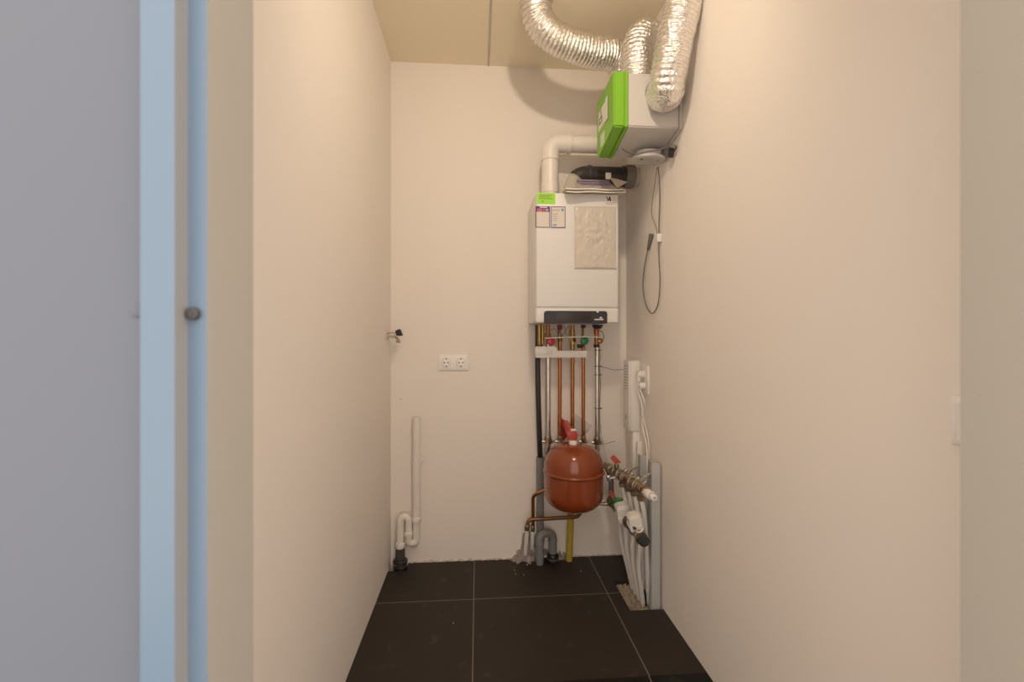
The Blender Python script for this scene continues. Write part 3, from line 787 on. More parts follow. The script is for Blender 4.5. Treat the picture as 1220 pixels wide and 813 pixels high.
# thin white hose across the valves
simple('drain_hose', lambda b: sweep(b, spline([P(649,403,Y=2.228), P(665,402.5,Y=2.226), P(690,401.5,Y=2.226), P(706,401.5,Y=2.226), P(716,402.6,Y=2.232)]), .0034, 10), M['whitep'], 'thin white hose running level across the boiler valves', 'hose')
simple('sensor_wire', lambda b: sweep(b, spline([P(655,394,Y=2.21), P(661,392,Y=2.23), P(664,397,Y=2.23), P(670,400,Y=2.235), P(674,394,Y=2.235), P(677,389,Y=2.22), P(679,394,Y=2.24), P(676,400,Y=2.24), P(674,396,Y=2.22), P(672,388,Y=2.2), P(672,384.5,Y=2.2)]), .0014, 6), M['greyc'], 'thin looping grey wire among the valves under the boiler', 'wire')
simple('thermostat_wire', lambda b: sweep(b, spline([px_(716,437.5,2.27), px_(722,438.5,2.26), px_(731,441,2.25), P(738,440.5,Y=2.245), P(743.5,440.5,Y=2.237)]), .0016, 6), M['greyc'], 'short grey wire from tied pipe to the white controller box', 'wire')
simple('loose_wire', lambda b: sweep(b, spline([px_(714,530,2.26), px_(720,529.5,2.25), px_(728,527,2.24), px_(733,526,2.24)]), .0011, 6), M['bink'], 'short dark loose wire end right of the red vessel top', 'wire')
simple('loose_wire', lambda b: sweep(b, spline([px_(714.5,500,YB-.0012), px_(717,520,2.335), px_(722,545,2.335), px_(727,566,2.335), px_(729,582,2.33)]), .0010, 6), M['gink'], 'long thin grey wire trailing down back wall beside the red vessel', 'wire')

# plastic label plate turned on its corner behind the copper pipes
def plate(b):
    c = px_(691,508,2.345); d = .070
    obox(b, c, Vector((1,0,-.75)).normalized()*d*.72, (0,.0012,0), Vector((.75,0,1)).normalized()*d*.55, .0006)
pl = simple('plastic_pouch', plate, film('pouch_film', (.86,.82,.76), .6, .3), 'clear plastic pouch on the back wall behind the copper pipes', 'pouch')

# ================================================================== EXPANSION VESSEL
vc = P(683.5,568,Y=2.08); VR = .1355
vs = thing('expansion_vessel', 'round red-brown expansion vessel under the boiler', 'expansion vessel', (vc.x,vc.y,P(683,610,Y=2.06).z))
ztop = P(683,529,Y=2.08).z; zbot = P(683,607,Y=2.08).z; zr = P(683,572,Y=2.08-VR).z
Hh = ztop-zbot
def ves(b):
    pr = [(0,zbot)]
    for k in range(1,9):
        t = PI/2*k/8; pr.append((VR*math.sin(t)**.72, zbot+.085*(1-math.cos(t)**.9)))
    pr.append((VR,zr-.009))
    pr.append((VR,zr+.012))
    for k in range(0,9):
        t = PI/2*k/8; pr.append((VR*math.cos(t)**.70 if k<8 else 0, ztop-.100+.100*math.sin(t)))
    lathe(b, (vc.x,vc.y,0), pr, 64)
part('shell', ves, M['vessel'], vs, ang=60)
def rim(b): lathe(b, (vc.x,vc.y,zr), [(VR-.002,-.009),(VR+.004,-.008),(VR+.0065,-.004),(VR+.0065,.001),(VR+.004,.005),(VR-.002,.006)], 64)
part('seam_rim', rim, M['vessel'], vs, ang=60)
part('neck', lambda b: (cyl(b, (vc.x-.004,vc.y-.004,ztop-.004), (vc.x-.004,vc.y-.004,ztop+.010), .019, 24, bev=.002)), M['whitep'], vs, 'white collar on top')
br = thing('vessel_bracket', 'orange-red steel bracket holding the vessel neck', 'bracket', (vc.x-.03,2.34,ztop))
e0 = px_(674,505,2.34); e1 = Vector((vc.x-.004,vc.y+.012,ztop+.038))
def wallplate(b):
    pts = [P(664.5,494,Y=2.351), P(672,501,Y=2.351), P(681,512,Y=2.351), P(676,519,Y=2.351), P(670,527,Y=2.351), P(664.5,527,Y=2.351)]
    prism(b, pts, (0,-.005,0), .001)
part('wall_plate', wallplate, M['red'], br)
d_ = (e1-Vector((e0.x,2.347,e0.z))).normalized(); u_, w_ = frame_for(d_)
def arm(b): cyl(b, (e0.x,2.347,e0.z), e1-d_*.0, .0165, 24, .0245)
part('arm', arm, M['red'], br)
def arm2(b): cyl(b, e1, e1+d_*.008, .0265, 24, bev=.002)
part('arm_cap', arm2, mat('red_cap',(.42,.05,.035),.35), br)
part('hook', lambda b: box(b, (e1.x-.016,e1.y-.030,ztop+.0105), (e1.x+.012,e1.y+.014,ztop+.0145), .001), M['whitep'], br, 'white clip under the bracket end')
part('clip', lambda b: obox(b, (e1.x+.003,e1.y-.006,e1.z+.0255), (.012,0,0), (0,.006,0), (0,0,.004), .001), M['whitep'], br, 'white clip on top of the bracket end')

# ================================================================== DRAINS, GAS PIPE, COPPER AT FLOOR
YD = 2.3305
gd = thing('drain_pipe', 'grey vertical drain pipe left of the red vessel', 'pipe', (px_(643.5,640,YD).x,YD,.03))
gxx = px_(643.5,600,YD).x
def tubeopen(b, x, y, z0, z1, r, ri_):
    lathe(b, (x,y,0), [(ri_,z1-.06),(ri_,z1),(r,z1),(r,z0),(0,z0)], 28)
rg = 4.6/F*2.33
part('pipe', lambda b: tubeopen(b, gxx, YD, .10, px_(643,545,YD).z, rg, rg*.8), M['grey'], gd)
part('socket', lambda b: lathe(b, (gxx,YD,0), [(rg,.135),(rg*1.13,.134),(rg*1.13,.098),(rg,.09),(rg*.9,.04),(0,.04)], 28), M['grey'], gd)
YT = 2.30
xa, xb = P(643,650,Y=2.288).x, P(659,650,Y=YT).x
tr = thing('drain_trap', 'grey inverted U trap on floor left of the yellow pipe', 'drain trap', (xb,YT,0))
rt = 4.9/F*2.3
zarc = P(651,639,Y=YT).z
yl, yr = 2.288, 2.308
def arch(b):
    rr = (xb-xa)/2
    pts = [(xa,yl,.02),(xa,yl,zarc-.02)]+[((xa+xb)/2-rr*math.cos(t), yl+(yr-yl)*(1-math.cos(t))/2, zarc-.015+rr*.9*math.sin(t)) for t in [PI*k/16 for k in range(17)]]+[(xb,yr,.045)]
    sweep(b, pts, rt, 28)
part('bend', arch, M['grey'], tr)
part('collar', lambda b: cyl(b, (xa,yl,zarc-.035), (xa,yl,zarc-.024), rt*1.12, 28, bev=.002), M['grey'], tr)
part('collar', lambda b: cyl(b, (xb,yr,zarc-.03), (xb,yr,zarc-.02), rt*1.1, 28, bev=.002), M['grey'], tr)
part('foot', lambda b: cyl(b, (xa,yl,.0008), (xa,yl,.045), rt*.92, 28), M['grey'], tr)
part('rubber_collar', lambda b: lathe(b, (xb,yr,0), [(0,.001),(.029,.001),(.030,.012),(.026,.014),(.026,.020),(.030,.022),(.030,.036),(.026,.042),(.018,.043),(0,.043)], 28), M['black'], tr, 'black rubber collar')
part('collar_ring', lambda b: lathe(b, (xb,yr,.0165), [(.0265,-.003),(.0292,-.002),(.0292,.002),(.0265,.003)], 28), M['greyc'], tr)
# yellow gas pipe
ygp = [P(680.5,600,Y=2.31), P(679.5,630,Y=2.31), P(678,664,Y=2.31)]
ygp[-1].z = .001
simple('gas_riser', lambda b: sweep(b, spline([ygp[0]+Vector((.003,.03,.12)), ygp[0]+Vector((.001,.008,.05))]+ygp, .01), .0165, 20), M['yellow'], 'yellow coated gas pipe rising from floor behind the red vessel', 'pipe')
# copper bends
YCU = 2.285
def cu(pts, r=.0085): return lambda b: pipe(b, pts, r, .035, 14)
cA = thing('copper_bend', 'aged copper pipe running level below the red vessel', 'pipe', P(627,632,Y=YCU))
part('pipe', cu([P(628.5,632,Y=2.27), P(628.5,619.5,Y=2.27), P(672,617,Y=2.27), P(688,616,Y=2.27), P(694,608,Y=2.3)], .0098), M['oldcopper'], cA)
part('coupling', lambda b: (cyl(b, P(628,632,Y=2.27), P(628,625.5,Y=2.27), .0135, 14, bev=.001), hexnut(b, P(628,629,Y=2.27), P(628,627,Y=2.27), .0155)), M['nickel'], cA)
cB = thing('copper_bend', 'copper pipe bending from the vessel down in front of grey drain', 'pipe', P(634,632,Y=YCU))
part('pipe', cu([P(635,632,Y=2.30), P(635,592,Y=2.285), P(640,588,Y=2.268), P(649,584,Y=2.262), P(656,582,Y=2.25)], .0085), M['copper'], cB)
part('coupling', lambda b: cyl(b, P(634.6,633,Y=2.30), P(634.6,626,Y=2.30), .0115, 14, bev=.001), M['nickel'], cB)
def sleeve(pxa, pya, pxb, pyb, Y): return lambda b: sweep(b, [P(pxa,pya,Y=Y), P((pxa+pxb)/2,(pya+pyb)/2,Y=Y), P(pxb,pyb,Y=Y+.02)], .0105, 14)
simple('insulated_tube', sleeve(628,632.5,626,661,2.27), M['tube'], 'left short white tube below the copper pipes, at the cement patch', 'tube')
simple('insulated_tube', sleeve(634.6,633.5,634,654,2.30), M['tube'], 'right short white tube below the copper pipes, beside grey drain', 'tube')

# left white drain
XW = P(496.3,560,Y=2.325).x; YW = 2.325; rw = .0195
wd = thing('drain_pipe', 'white drain pipe standing against the back wall at left', 'pipe', (XW,YW,P(496,650,Y=YW).z))
x1_, x2_ = P(486.8,632,Y=2.318).x, P(477,632,Y=2.312).x
zU = P(492,645,Y=YW).z; zA = P(481,619,Y=YW).z
part('pipe', lambda b: tubeopen(b, XW, YW, P(496,620,Y=YW).z, P(496,497,Y=YW).z, rw, rw*.85), M['pvc'], wd)
part('pipe_clip', lambda b: (cyl(b, (XW,YW,P(496,554,Y=YW).z), (XW,YW,P(496,550,Y=YW).z), rw*1.12, 24), box(b, (XW-.026,YW-.006,P(496,553.5,Y=YW).z), (XW+.026,YB-.001,P(496,550.5,Y=YW).z), .001)), M['pvc'], wd)
part('nut', lambda b: cyl(b, (XW,YW,P(496,622,Y=YW).z), (XW,YW,P(496,616.5,Y=YW).z), rw*1.3, 12, bev=.003), M['pvc'], wd)
r1 = (XW-x1_)/2; r2 = (x1_-x2_)/2
YW1, YW2 = 2.318, 2.312
def strap(b):
    pts = [(XW,YW,P(496,619,Y=YW).z),(XW,YW,zU+r1)]
    pts += [((XW+x1_)/2+r1*math.cos(t), YW+(YW1-YW)*(t/PI), zU+r1*.6-r1*math.sin(t)) for t in [PI*k/14 for k in range(15)]]
    pts += [((x1_+x2_)/2+r2*math.cos(t), YW1+(YW2-YW1)*(t/PI), zA-r2*.2+r2*math.sin(t)) for t in [PI*k/14 for k in range(15)]]
    pts += [(x2_,YW2,P(477,652,Y=YW2).z)]
    sweep(b, pts, rw*.93, 28)
part('trap_bend', strap, M['pvc'], wd)
zz1 = P(487,636,Y=YW1).z
part('nut', lambda b: cyl(b, (x1_,YW1,zz1-.010), (x1_,YW1,zz1+.010), rw*1.22, 12, bev=.003), M['pvc'], wd)
part('socket', lambda b: cyl(b, (x2_,YW2,P(477,653,Y=YW2).z), (x2_,YW2,P(477,646.5,Y=YW2).z), rw*1.12, 28, .0235, bev=.001), M['pvc'], wd)
ds = thing('drain_socket', 'dark grey drain socket in the left floor corner hole', 'drain socket', (x2_,YW2,-.045))
part('grey_pipe', lambda b: cyl(b, (x2_,YW2,-.01), (x2_,YW2,P(477,653.2,Y=YW2).z), .0225, 28), mat('dark_grey_pvc',(.06,.065,.06),.5), ds)
part('rubber_collar', lambda b: lathe(b, (x2_,YW2,-.022), [(0,-.023),(.032,-.023),(.034,.03),(.030,.034),(.030,.042),(.036,.046),(.036,.056),(.028,.064),(.0225,.066),(0,.066)], 32), M['black'], ds)
part('collar_ring', lambda b: lathe(b, (x2_,YW2,.023), [(.031,-.003),(.0355,-.002),(.0355,.0012),(.031,.002)], 32), M['steel'], ds)

# ================================================================== RIGHT WALL: CONTROLLER, SOCKET, MANIFOLD
KY0, KY1, KX0 = 2.141, 2.235, .732
kz1, kz0 = P(755,430,Y=KY0).z, P(755,514,Y=KY0).z
kb = thing('controller_box', 'tall slim white controller box on the right wall near back corner', 'controller', (XR,2.19,kz0))
part('housing', lambda b: box(b, (KX0+.006,KY0,kz0), (XR-.001,KY1,kz1), .004, 2), M['whitep'], kb)
fc = part('front_cover', lambda b: box(b, (KX0,KY0+.008,kz0+.004), (KX0+.008,KY1-.004,kz1-.003), .003, 2), M['whitep'], kb)
for k in range(9):
    zz = kz1-.03-.014*k
    part('vent_slot', lambda b: box(b, (KX0-.0005,KY0+.022,zz), (KX0+.001,KY1-.016,zz+.004)), M['gink'], fc)
part('button', lambda b: box(b, (KX0-.002,KY0+.040,kz0+.05), (KX0+.001,KY0+.055,kz0+.075), .0008), M['gink'], fc)
tk = simple('cable_trunking', lambda b: (box(b, (XR-.034,2.15,.0003), (XR-.0002,2.185,kz0-.002), .002), box(b, (XR-.022,2.118,P(765,545,Y=2.12).z-.10), (XR-.0002,2.140,kz0-.05), .002)), M['whitep'], 'white cable trunking dropping below the controller box', 'trunking')
so = thing('wall_socket', 'white wall socket with plug on right wall beside the controller box', 'socket', P(768,453,X=XR))
sq = P(770.5,452,X=XR)
part('plate', lambda b: box(b, (XR-.011,sq.y-.040,sq.z-.065), (XR-.0005,sq.y+.040,sq.z+.065), .003), M['whitep'], so)
pg = thing('mains_plug', 'white plug with cord in the socket beside the controller box', 'plug', (XR-.012,sq.y,sq.z))
part('plug_body', lambda b: (cyl(b, (XR-.0115,sq.y+.004,sq.z+.022), (XR-.042,sq.y+.004,sq.z+.022), .019, 24, .015, bev=.003), obox(b, (XR-.038,sq.y+.006,sq.z+.006), (.008,0,0), (0,.008,0), (0,0,.018), .003)), M['whitep'], pg)
part('plug_body', lambda b: (cyl(b, (XR-.0115,sq.y-.006,sq.z-.030), (XR-.040,sq.y-.006,sq.z-.030), .018, 24, .014, bev=.003),), M['whitep'], pg)
part('cord', lambda b: sweep(b, spline([Vector((XR-.038,sq.y+.006,sq.z-.010)), Vector((XR-.036,sq.y+.016,sq.z-.05)), P(765,485,X=XR-.03), P(766,510,X=XR-.026), P(770,530,X=XR-.026), P(771,560,X=XR-.028), P(768,585,X=XR-.030)]), .0030, 8), M['whitep'], pg)
part('cord', lambda b: sweep(b, spline([Vector((XR-.036,sq.y-.006,sq.z-.044)), P(768,480,X=XR-.036), P(767.5,500,X=XR-.02), P(772.5,525,X=XR-.016), P(773,548,X=XR-.016)]), .0026, 8), M['whitep'], pg)

# zinc rails
def rail(yc, px, ztop, label):
    x0, x1 = .739, .776
    def fn(b):
        # U channel, open to the far side
        pts = [(x0,yc-.014),(x1,yc-.014),(x1,yc+.014),(x1-.003,yc+.014),(x1-.003,yc-.011),(x0+.003,yc-.011),(x0+.003,yc+.014),(x0,yc+.014)]
        prism(b, [(x,y,.0008 if yc<1.95 and False else -.012) for x,y in pts], (0,0,ztop+.012))
    t = thing('mounting_rail', label, 'rail', (.752,yc,-.012), 'zinc rails beside the right wall')
    part('channel', fn, M['zinc'], t)
    return t
rail(1.893, 0, .617, 'nearer zinc channel rail standing against the right wall')
rail(2.03, 0, .615, 'farther zinc channel rail behind the upper manifold')

# upper manifold
U0 = Vector((.638,2.262,.512)); U1 = Vector((.672,1.680,.541))
du = (U1-U0).normalized(); LU = (U1-U0).length; uu, wu = frame_for(du)
def along(A, d, s): return A+d*s
up = thing('heating_manifold', 'upper nickel heating manifold with red lever and white end plug', 'manifold', along(U0,du,LU*.5))
def barU(b):
    pts = [0,.06,.062,.10,.102,.14,.145,.20,.205,.22]
    def seg(a,c,r,s=18,bev=.002): cyl(b, along(U0,du,a), along(U0,du,c), r, s, bev=bev)
    seg(.0,.07,.013); seg(.06,.085,.019,6,.0015); seg(.085,.16,.0165); seg(.10,.125,.022,18); seg(.155,.18,.024,8,.0015)
    seg(.18,.215,.020); 
    for k in range(4):
        a = .215+.068*k
        seg(a,a+.060,.0205); seg(a+.058,a+.070,.0235,18,.002); seg(a+.018,a+.024,.0222)
    seg(.487,.520,.0235,8,.0015)
part('bar', barU, M['nickel'], up)
part('end_plug', lambda b: (cyl(b, along(U0,du,.515), along(U0,du,.556), .0175, 20, bev=.004), cyl(b, along(U0,du,.555), along(U0,du,LU), .0135, 20, bev=.004)), M['whitep'], up, 'white end plug')
part('plug_hole', lambda b: cyl(b, along(U0,du,LU-.001), along(U0,du,LU+.0015), .005, 14), M['gink'], up)
# ball valve lever
vb = along(U0,du,.112)
lv = part('lever_stem', lambda b: cyl(b, vb, P(738.5,553.5,Y=2.11), .011, 12, .009, bev=.001), M['whitep'], up)
L0 = vb+Vector((-.004,.0,.036)); L1 = P(729.5,546,Y=vb.y+.01)
def lever(b):
    A = P(729.5,544.5,Y=2.14); B = P(737.5,553,Y=2.115); d = (B-A).normalized(); side = Vector((.72,-.1,.69)); side = (side-d*side.dot(d)).normalized()
    obox(b, (A+B)/2, (B-A)*.56, side*.0125, d.cross(side)*.005, .003)
part('lever', lever, M['red'], lv, 'red lever handle')
def meter(k):
    a = along(U0,du,.245+.068*k)
    def fn(b):
        d = Vector((.55,0,.62)).normalized(); cyl(b, a+d*.016, a+d*.027, .0075, 12, bev=.001); cyl(b, a+d*.027, a+d*.037, .0095, 8, bev=.0015)
    return fn
for k in range(4): part('regulating_screw', meter(k), M['nickel'], up)
def outlet(k):
    a = along(U0,du,.245+.068*k)
    def fn(b):
        d = Vector((0.12,0,-1)).normalized(); cyl(b, a+d*.014, a+d*.032, .0115, 12, bev=.001); hexnut(b, a+d*.032, a+d*.050, .0165)
    return fn
for k in range(4): part('union_nut', outlet(k), M['nickel'], up)
def arms(yc):
    # clamp bracket from the bar to a rail
    s = (yc-U0.y)/du.y; a = along(U0,du,s)
    def fn(b):
        lathe(b, a-du*.008, [(.0245,0),(.0275,0),(.0275,.016),(.0245,.016),(.0245,0)], 24, axis=du)
        d = (Vector((.739,yc,a.z+.040))-a); L_ = d.length; d.normalize()
        obox(b, a+d*(.026+(L_-.026)/2), d*((L_-.026)/2), Vector((0,.006,0)), d.cross(Vector((0,1,0)))*.003, .001)
        cyl(b, a+d*.05+Vector((0,-.010,0)), a+d*.05+Vector((0,.010,0)), .006, 10)
    return fn
part('bracket', arms(1.893), M['steel'], up); part('bracket', arms(2.03), M['steel'], up)
part('air_vent', lambda b: (cyl(b, along(U0,du,.20)+Vector((-.004,0,.018)), along(U0,du,.20)+Vector((-.006,0,.034)), .009, 12, bev=.001), cyl(b, along(U0,du,.20)+Vector((-.006,0,.034)), along(U0,du,.20)+Vector((-.006,0,.044)), .0115, 12, bev=.002)), M['nickel'], up)
part('drain_cock', lambda b: (cyl(b, along(U0,du,.235)+Vector((-.018,0,-.008)), along(U0,du,.235)+Vector((-.052,.012,-.02)), .006, 10), cyl(b, along(U0,du,.235)+Vector((-.052,.012,-.03)), along(U0,du,.235)+Vector((-.052,.012,-.006)), .008, 10, bev=.001), cyl(b, along(U0,du,.235)+Vector((-.060,.012,-.012)), along(U0,du,.235)+Vector((-.044,.012,-.010)), .009, 10, bev=.001)), M['steel'], up)
part('supply_stub', lambda b: sweep(b, spline([U0+Vector((.0,-.005,.0)), U0+Vector((-.03,.0,.012)), P(720,552.5,Y=2.245)+Vector((0,.0,0)), P(712,552,Y=2.245)]), .011, 14), M['steel'], up)

# lower manifold
L0_ = Vector((.650,2.175,.352)); L1_ = P(767,645,X=.672)
dl = (L1_-L0_).normalized(); LL = (L1_-L0_).length
lo = thing('heating_manifold', 'lower heating manifold with green ring and two white actuators', 'manifold', along(L0_,dl,LL*.5))
def barL(b):
    def seg(a,c,r,s=18,bev=.002): cyl(b, along(L0_,dl,a), along(L0_,dl,c), r, s, bev=bev)
    seg(-.02,.05,.015); seg(.0,.03,.021,8); seg(.05,.09,.019)
    n = 4; st = (LL-.10)/n
    for k in range(n):
        a = .085+st*k; seg(a,a+st*.9,.0215); seg(a+st*.86,a+st*1.02,.025,18)
part('bar', barL, mat('dark_nickel',(.20,.17,.13),.38,1,var=.4,vscale=60), lo)
part('end_cap', lambda b: (cyl(b, along(L0_,dl,LL-.018), along(L0_,dl,LL+.010), .0225, 8, bev=.003), cyl(b, along(L0_,dl,LL+.010), along(L0_,dl,LL+.018), .015, 16, bev=.002)), mat('end_cap_black',(.03,.036,.036),.4), lo, 'black faceted end cap')
part('collar', lambda b: cyl(b, along(L0_,dl,LL-.05), along(L0_,dl,LL-.02), .0225, 20, bev=.003), mat('beige_collar',(.45,.36,.26),.5,.5), lo)
pgr = P(733,597.5,Y=2.11)
part('green_ring', lambda b: (cyl(b, P(737.5,603,Y=2.045), P(737,595,Y=2.045), .031, 20, .028, bev=.006),), mat('green_ring',(.02,.26,.07),.25), lo, 'bright green handwheel')
def lever2(b):
    a = along(L0_,dl,.0); c = P(730,591,Y=2.16); d = (P(728,586,Y=2.165)-P(733,597,Y=2.15)); L_ = d.length; d.normalize(); side = Vector((1,-.4,0)).normalized(); side = (side-d*side.dot(d)).normalized()
    obox(b, c, d*.024, side*.010, d.cross(side)*.0045, .002)
part('lever', lever2, M['red'], lo, 'red lever handle')
def act(pxc, pyc, Yc, s):
    c = P(pxc,pyc,Y=Yc)
    def fn(b):
        ax = Vector((-.20,-.12,1)).normalized(); side = Vector((1,-.05,.12)); side = (side-ax*side.dot(ax)).normalized(); n_ = ax.cross(side)
        obox(b, c, side*.0265*s, n_*.025*s, ax*.029*s, .005)
        obox(b, c+ax*.029*s, side*.019*s, n_*.018*s, ax*.004*s, .002)
        obox(b, c-ax*.012*s, side*.0285*s, n_*.027*s, ax*.010*s, .004)
        cyl(b, c-ax*.030*s, c-ax*.044*s, .020*s, 20, .018*s, bev=.002)
    return fn, c
f1, c1 = act(743,610.5,2.0,1.25); f2, c2 = act(757,621.5,1.87,1.15)
a1 = part('actuator', f1, M['whitep'], lo, 'white box actuator'); a2_ = part('actuator', f2, M['whitep'], lo, 'white box actuator')
q = P(754.5,628,Y=1.845)
part('indicator', lambda b: box(b, (q.x-.005,1.822,q.z-.003), (q.x+.005,1.840,q.z+.003), .0005), M['bink'], a2_)
part('actuator_lead', lambda b: sweep(b, spline([P(743.5,582,Y=2.02), P(745,592,Y=2.0), P(749.5,601,Y=1.97), P(754,607,Y=1.94), P(758,613,Y=1.92)]), .0026, 8), M['whitep'], lo)
part('actuator_lead', lambda b: sweep(b, spline([P(757,632.5,Y=1.83), P(761,634.5,Y=1.81), P(765,632.5,Y=1.81), P(766,628.5,Y=1.83), P(763,625,Y=1.85)]), .0030, 8), M['whitep'], lo)
part('return_stub', lambda b: sweep(b, spline([along(L0_,dl,-.01), P(724,600.5,Y=2.19), P(712,600.5,Y=2.2), P(700,600.5,Y=2.22)]), .0075, 12), M['nickel'], lo)
part('coupling', lambda b: cyl(b, P(722.5,600.5,Y=2.19), P(726,600.5,Y=2.19), .0115, 8, bev=.001), M['nickel'], lo)
# flexible hose between the manifolds
fh = thing('flexible_hose', 'grey braided hose curving beside the red vessel to lower manifold', 'hose', P(728,595,Y=2.2))
hp = [P(721,555,Y=2.235), P(725,562,Y=2.225), P(728,572,Y=2.215), P(728,584,Y=2.205), P(728.5,592,Y=2.20), P(730.5,600,Y=2.19)]
sp_ = spline(hp, .003)
part('hose', lambda b: sweep(b, sp_, lambda s,i: .0125*(1+.05*math.cos(2*PI*s/.009)), 16), mat('braided_hose',(.17,.165,.155),.4,.6,bump=.5,bscale=300), fh)
part('ferrule', lambda b: cyl(b, P(728,584,Y=2.205), P(728.5,594,Y=2.20), .0145, 14, bev=.001), M['nickel'], fh)
# white tubes
names = ['first white heating tube counting from the camera, below the lower manifold', 'second white heating tube counting from the camera, below the lower manifold',
         'third white heating tube counting from the camera, below the lower manifold', 'fourth and last white heating tube below the lower manifold']
for k in range(4):
    s = LL-.045-.075*k; a = along(L0_,dl,s)+Vector((.004,0,-.022))
    e = Vector((.722, 1.93+.042*k, -.03))
    m1 = a.lerp(e,.35)+Vector((-.012,.004,0)); m2 = a.lerp(e,.7)+Vector((-.006,0,0))
    t = thing('heating_tube', names[k], 'tube', e, 'white floor heating tubes')
    spx = spline([a,a+Vector((0,0,-.03)),m1,m2,e], .012)
    part('tube', lambda b: sweep(b, spx, .0098, 14), M['tube'], t)
    if True:
        part('protective_sleeve', lambda b: sweep(b, spline([e+Vector((0,0,.075)) if k==0 else e+Vector((0,0,.055)), e+Vector((.001,0,-.012))], .002), lambda s_,i: .0125*(1+.09*math.cos(2*PI*s_/.006)), 14), M['black'], t, 'black ribbed sleeve')
names2 = ['first white heating tube counting from the camera, hanging from the upper manifold', 'second white heating tube counting from the camera, hanging from the upper manifold',
          'third white heating tube counting from the camera, hanging from the upper manifold', 'fourth and last white heating tube hanging from the upper manifold']
for k in range(4):
    a = along(U0,du,.245+.068*(3-k))+Vector((.006,0,-.050))
    e = Vector((.7485, (1.945,1.985,2.060,2.088)[k], -.03))
    m1 = a+Vector((.012,.0,-.06)); m2 = Vector((.718, (a.y*.45+e.y*.55), .27))
    t = thing('heating_tube', names2[k], 'tube', e, 'white floor heating tubes')
    spx = spline([a,m1,m2,a.lerp(e,.82)+Vector((.004,0,0)),e], .012)
    part('tube', lambda b: sweep(b, spx, .0095, 14), M['tube'], t)
    part('protective_sleeve', lambda b: sweep(b, spline([e+Vector((-.001,0,.06)), e+Vector((0,0,-.012))], .002), lambda s_,i: .0122*(1+.09*math.cos(2*PI*s_/.006)), 14), M['black'], t, 'black ribbed sleeve')

# ================================================================== BACK WALL SOCKETS, TAP, SWITCH
s0, s1_ = P(523,441.3,Y=YB), P(558,423,Y=YB)
sk = thing('double_socket', 'white double power socket on the back wall', 'socket', (s0.x/2+s1_.x/2,YB,s0.z))
part('frame', lambda b: box(b, (s0.x,YB-.009,s0.z), (s1_.x,YB-.0005,s1_.z), .002), M['whites'], sk)
wS = (s1_.x-s0.x)/2; hS = s1_.z-s0.z; zc_ = (s0.z+s1_.z)/2
for k in range(2):
    cx = s0.x+wS*(k+.5)
    ins = part('insert', lambda b: box(b, (cx-wS*.40,YB-.0115,zc_-hS*.38), (cx+wS*.40,YB-.008,zc_+hS*.38), .0015), M['whites'], sk)
    rr = wS*.29
    part('recess', lambda b: lathe(b, (cx,YB-.0112,zc_), [(rr*1.08,.0006),(rr,.0012),(rr*.96,.0002),(0,.0001)], 28, axis=(0,-1,0)), mat('socket_well',(.66,.63,.58),.5), ins)
    part('contact_holes', lambda b: [cyl(b, (cx+sx*rr*.45,YB-.0110,zc_), (cx+sx*rr*.45,YB-.0118,zc_), .0036, 12) for sx in (-1,1)]+[box(b, (cx-.003,YB-.0121,zc_+sz*rr*.86-.003), (cx+.003,YB-.011,zc_+sz*rr*.86+.003)) for sz in (-1,1)], M['bink'], ins)
# tap at the left corner
tp = thing('tap', 'small chrome wall tap with black handle near the left corner', 'tap', P(461,401,X=XL))
w0 = P(461.5,401,X=XL); yT = w0.y
part('rosette', lambda b: cyl(b, w0, w0+Vector((.006,0,0)), .016, 20, bev=.002), M['steel'], tp)
e_ = P(473,400.5,Y=yT)
def tapb(b):
    cyl(b, w0, e_, .0060, 14); q = P(470.5,401,Y=yT); cyl(b, q, q+(P(471.5,397,Y=yT)-q), .0075, 12, bev=.001)
    hexnut(b, P(467,401.3,Y=yT), P(468.5,401.2,Y=yT), .0095)
part('body', tapb, M['steel'], tp)
part('spout', lambda b: (pipe(b, [P(471,401.5,Y=yT), P(474.5,404.8,Y=yT-.006), P(475,408.3,Y=yT-.010)], .0058, .01, 12), cyl(b, P(474.2,408.6,Y=yT-.010), P(474.4,405.8,Y=yT-.010), .0098, 14, bev=.001)), M['nickel'], tp)
def hand(b):
    pts = [P(470.2,394.5,Y=yT-.012), P(476.3,391.8,Y=yT-.012), P(479.8,400.4,Y=yT-.012), P(472.3,400.5,Y=yT-.012)]
    prism(b, pts, (0,.026,0), .003)
part('handle', hand, M['black'], tp, 'black lever handle')
part('fixing_rod', lambda b: cyl(b, P(461,397.2,X=XL+.001), P(470.3,396.6,Y=yT), .0022, 8), mat('thin_brown_rod',(.30,.20,.13),.5), tp)
# light switch on the right wall just past the door frame
sw = P(1143,501,X=XR)
ls = thing('light_switch', 'white light switch on the right wall just behind the door frame', 'switch', (XR,sw.y-.02,sw.z-.04))
ys1 = P(1137.5,500,X=XR).y
part('plate', lambda b: box(b, (XR-.008,ys1-.08,sw.z-.040), (XR-.0005,ys1,sw.z+.040), .002), M['whites'], ls)
def rocker(b):
    z0, z1 = sw.z-.030, sw.z+.030
    pts = [(XR-.008,z0),(XR-.0095,z0),(XR-.0125,sw.z),(XR-.0165,z1),(XR-.008,z1)]
    prism(b, [(x,ys1-.070,z) for x,z in pts], (0,.060,0), .001)
part('rocker', rocker, M['whites'], ls)
# stains/fixing plugs on the left part of back wall
q = P(477.5,476,Y=YB)
simple('wall_plug', lambda b: cyl(b, q, q+Vector((0,-.002,0)), .003, 12, bev=.0005), M['screw'], 'tiny grey plug in the back wall below the tap', 'plug')

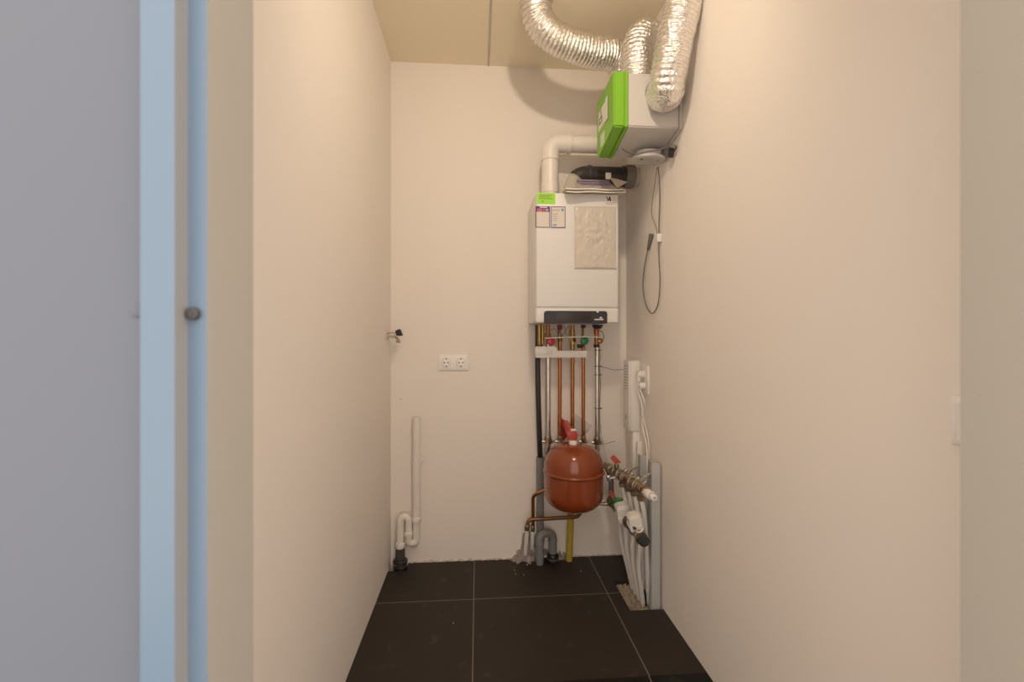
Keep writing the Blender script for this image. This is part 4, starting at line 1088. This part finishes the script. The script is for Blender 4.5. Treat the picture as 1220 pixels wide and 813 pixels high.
# ================================================================== LIGHT
LP = Vector((.23, .85, 2.44)); AIM = (Vector((.12, YB, 1.55))-LP).normalized()  # unseen lamp placed from its shadows; spot aim added to dim the side walls
lamp = thing('unseen_ceiling_spot', 'unseen white ceiling lamp near the doorway, spot head added to light the boiler wall', 'lamp', (LP.x,LP.y,ZC))
part('base', lambda b: cyl(b, (LP.x,LP.y-.06,ZC-.0005), (LP.x,LP.y-.06,ZC-.022), .045, 28, bev=.003), M['whitep'], lamp)
part('stem', lambda b: cyl(b, (LP.x,LP.y-.06,ZC-.02), LP-AIM*.06, .006, 12), M['whitep'], lamp)
part('lamp_shade', lambda b: lathe(b, LP, [(0,-.075),(.020,-.072),(.032,-.05),(.046,.0),(.0445,.0),(.030,-.048),(.018,-.066),(0,-.068)], 36, axis=AIM), M['whitep'], lamp)
part('bulb', lambda b: lathe(b, LP, [(0,-.066),(.014,-.060),(.024,-.045),(.027,-.030),(.022,-.015),(.010,-.007),(0,-.005)], 28, axis=AIM), mat('lit_bulb',(.9,.85,.75),.4,emis=((1,.80,.58),14)), lamp)
ld = bpy.data.lights.new('bulb_light','SPOT'); ld.energy = 27; ld.color = (1,.81,.62); ld.shadow_soft_size = .035
ld.spot_size = math.radians(158); ld.spot_blend = 1.0
lo_ = bpy.data.objects.new('bulb_light', ld); COL.objects.link(lo_); lo_.location = LP+AIM*.012
lo_.rotation_euler = AIM.to_track_quat('-Z','Y').to_euler()
w = bpy.data.worlds.new('warm_ambient_fill'); S.world = w; w.use_nodes = True  # warm ambient fill added to even out the wall tones
w.node_tree.nodes['Background'].inputs[0].default_value = (1,.842,.726,1); w.node_tree.nodes['Background'].inputs[1].default_value = 2.13

# ================================================================== CAMERA
cd = bpy.data.cameras.new('camera'); cam = bpy.data.objects.new('camera', cd); COL.objects.link(cam)
cd.sensor_width = 36; cd.sensor_fit = 'HORIZONTAL'; cd.lens = F/1220*36
cd.shift_y = -(406.5-HOR)/1220
cd.clip_start = .02
cam.location = (0,0,EYE); cam.rotation_euler = (PI/2,0,-YAW)
cd.dof.use_dof = True; cd.dof.focus_distance = 2.1; cd.dof.aperture_fstop = 4.0
S.camera = cam
S.view_settings.view_transform = 'Standard'; S.view_settings.look = 'None'; S.view_settings.gamma = 1; S.view_settings.exposure = 0
S.view_settings.use_curve_mapping = False
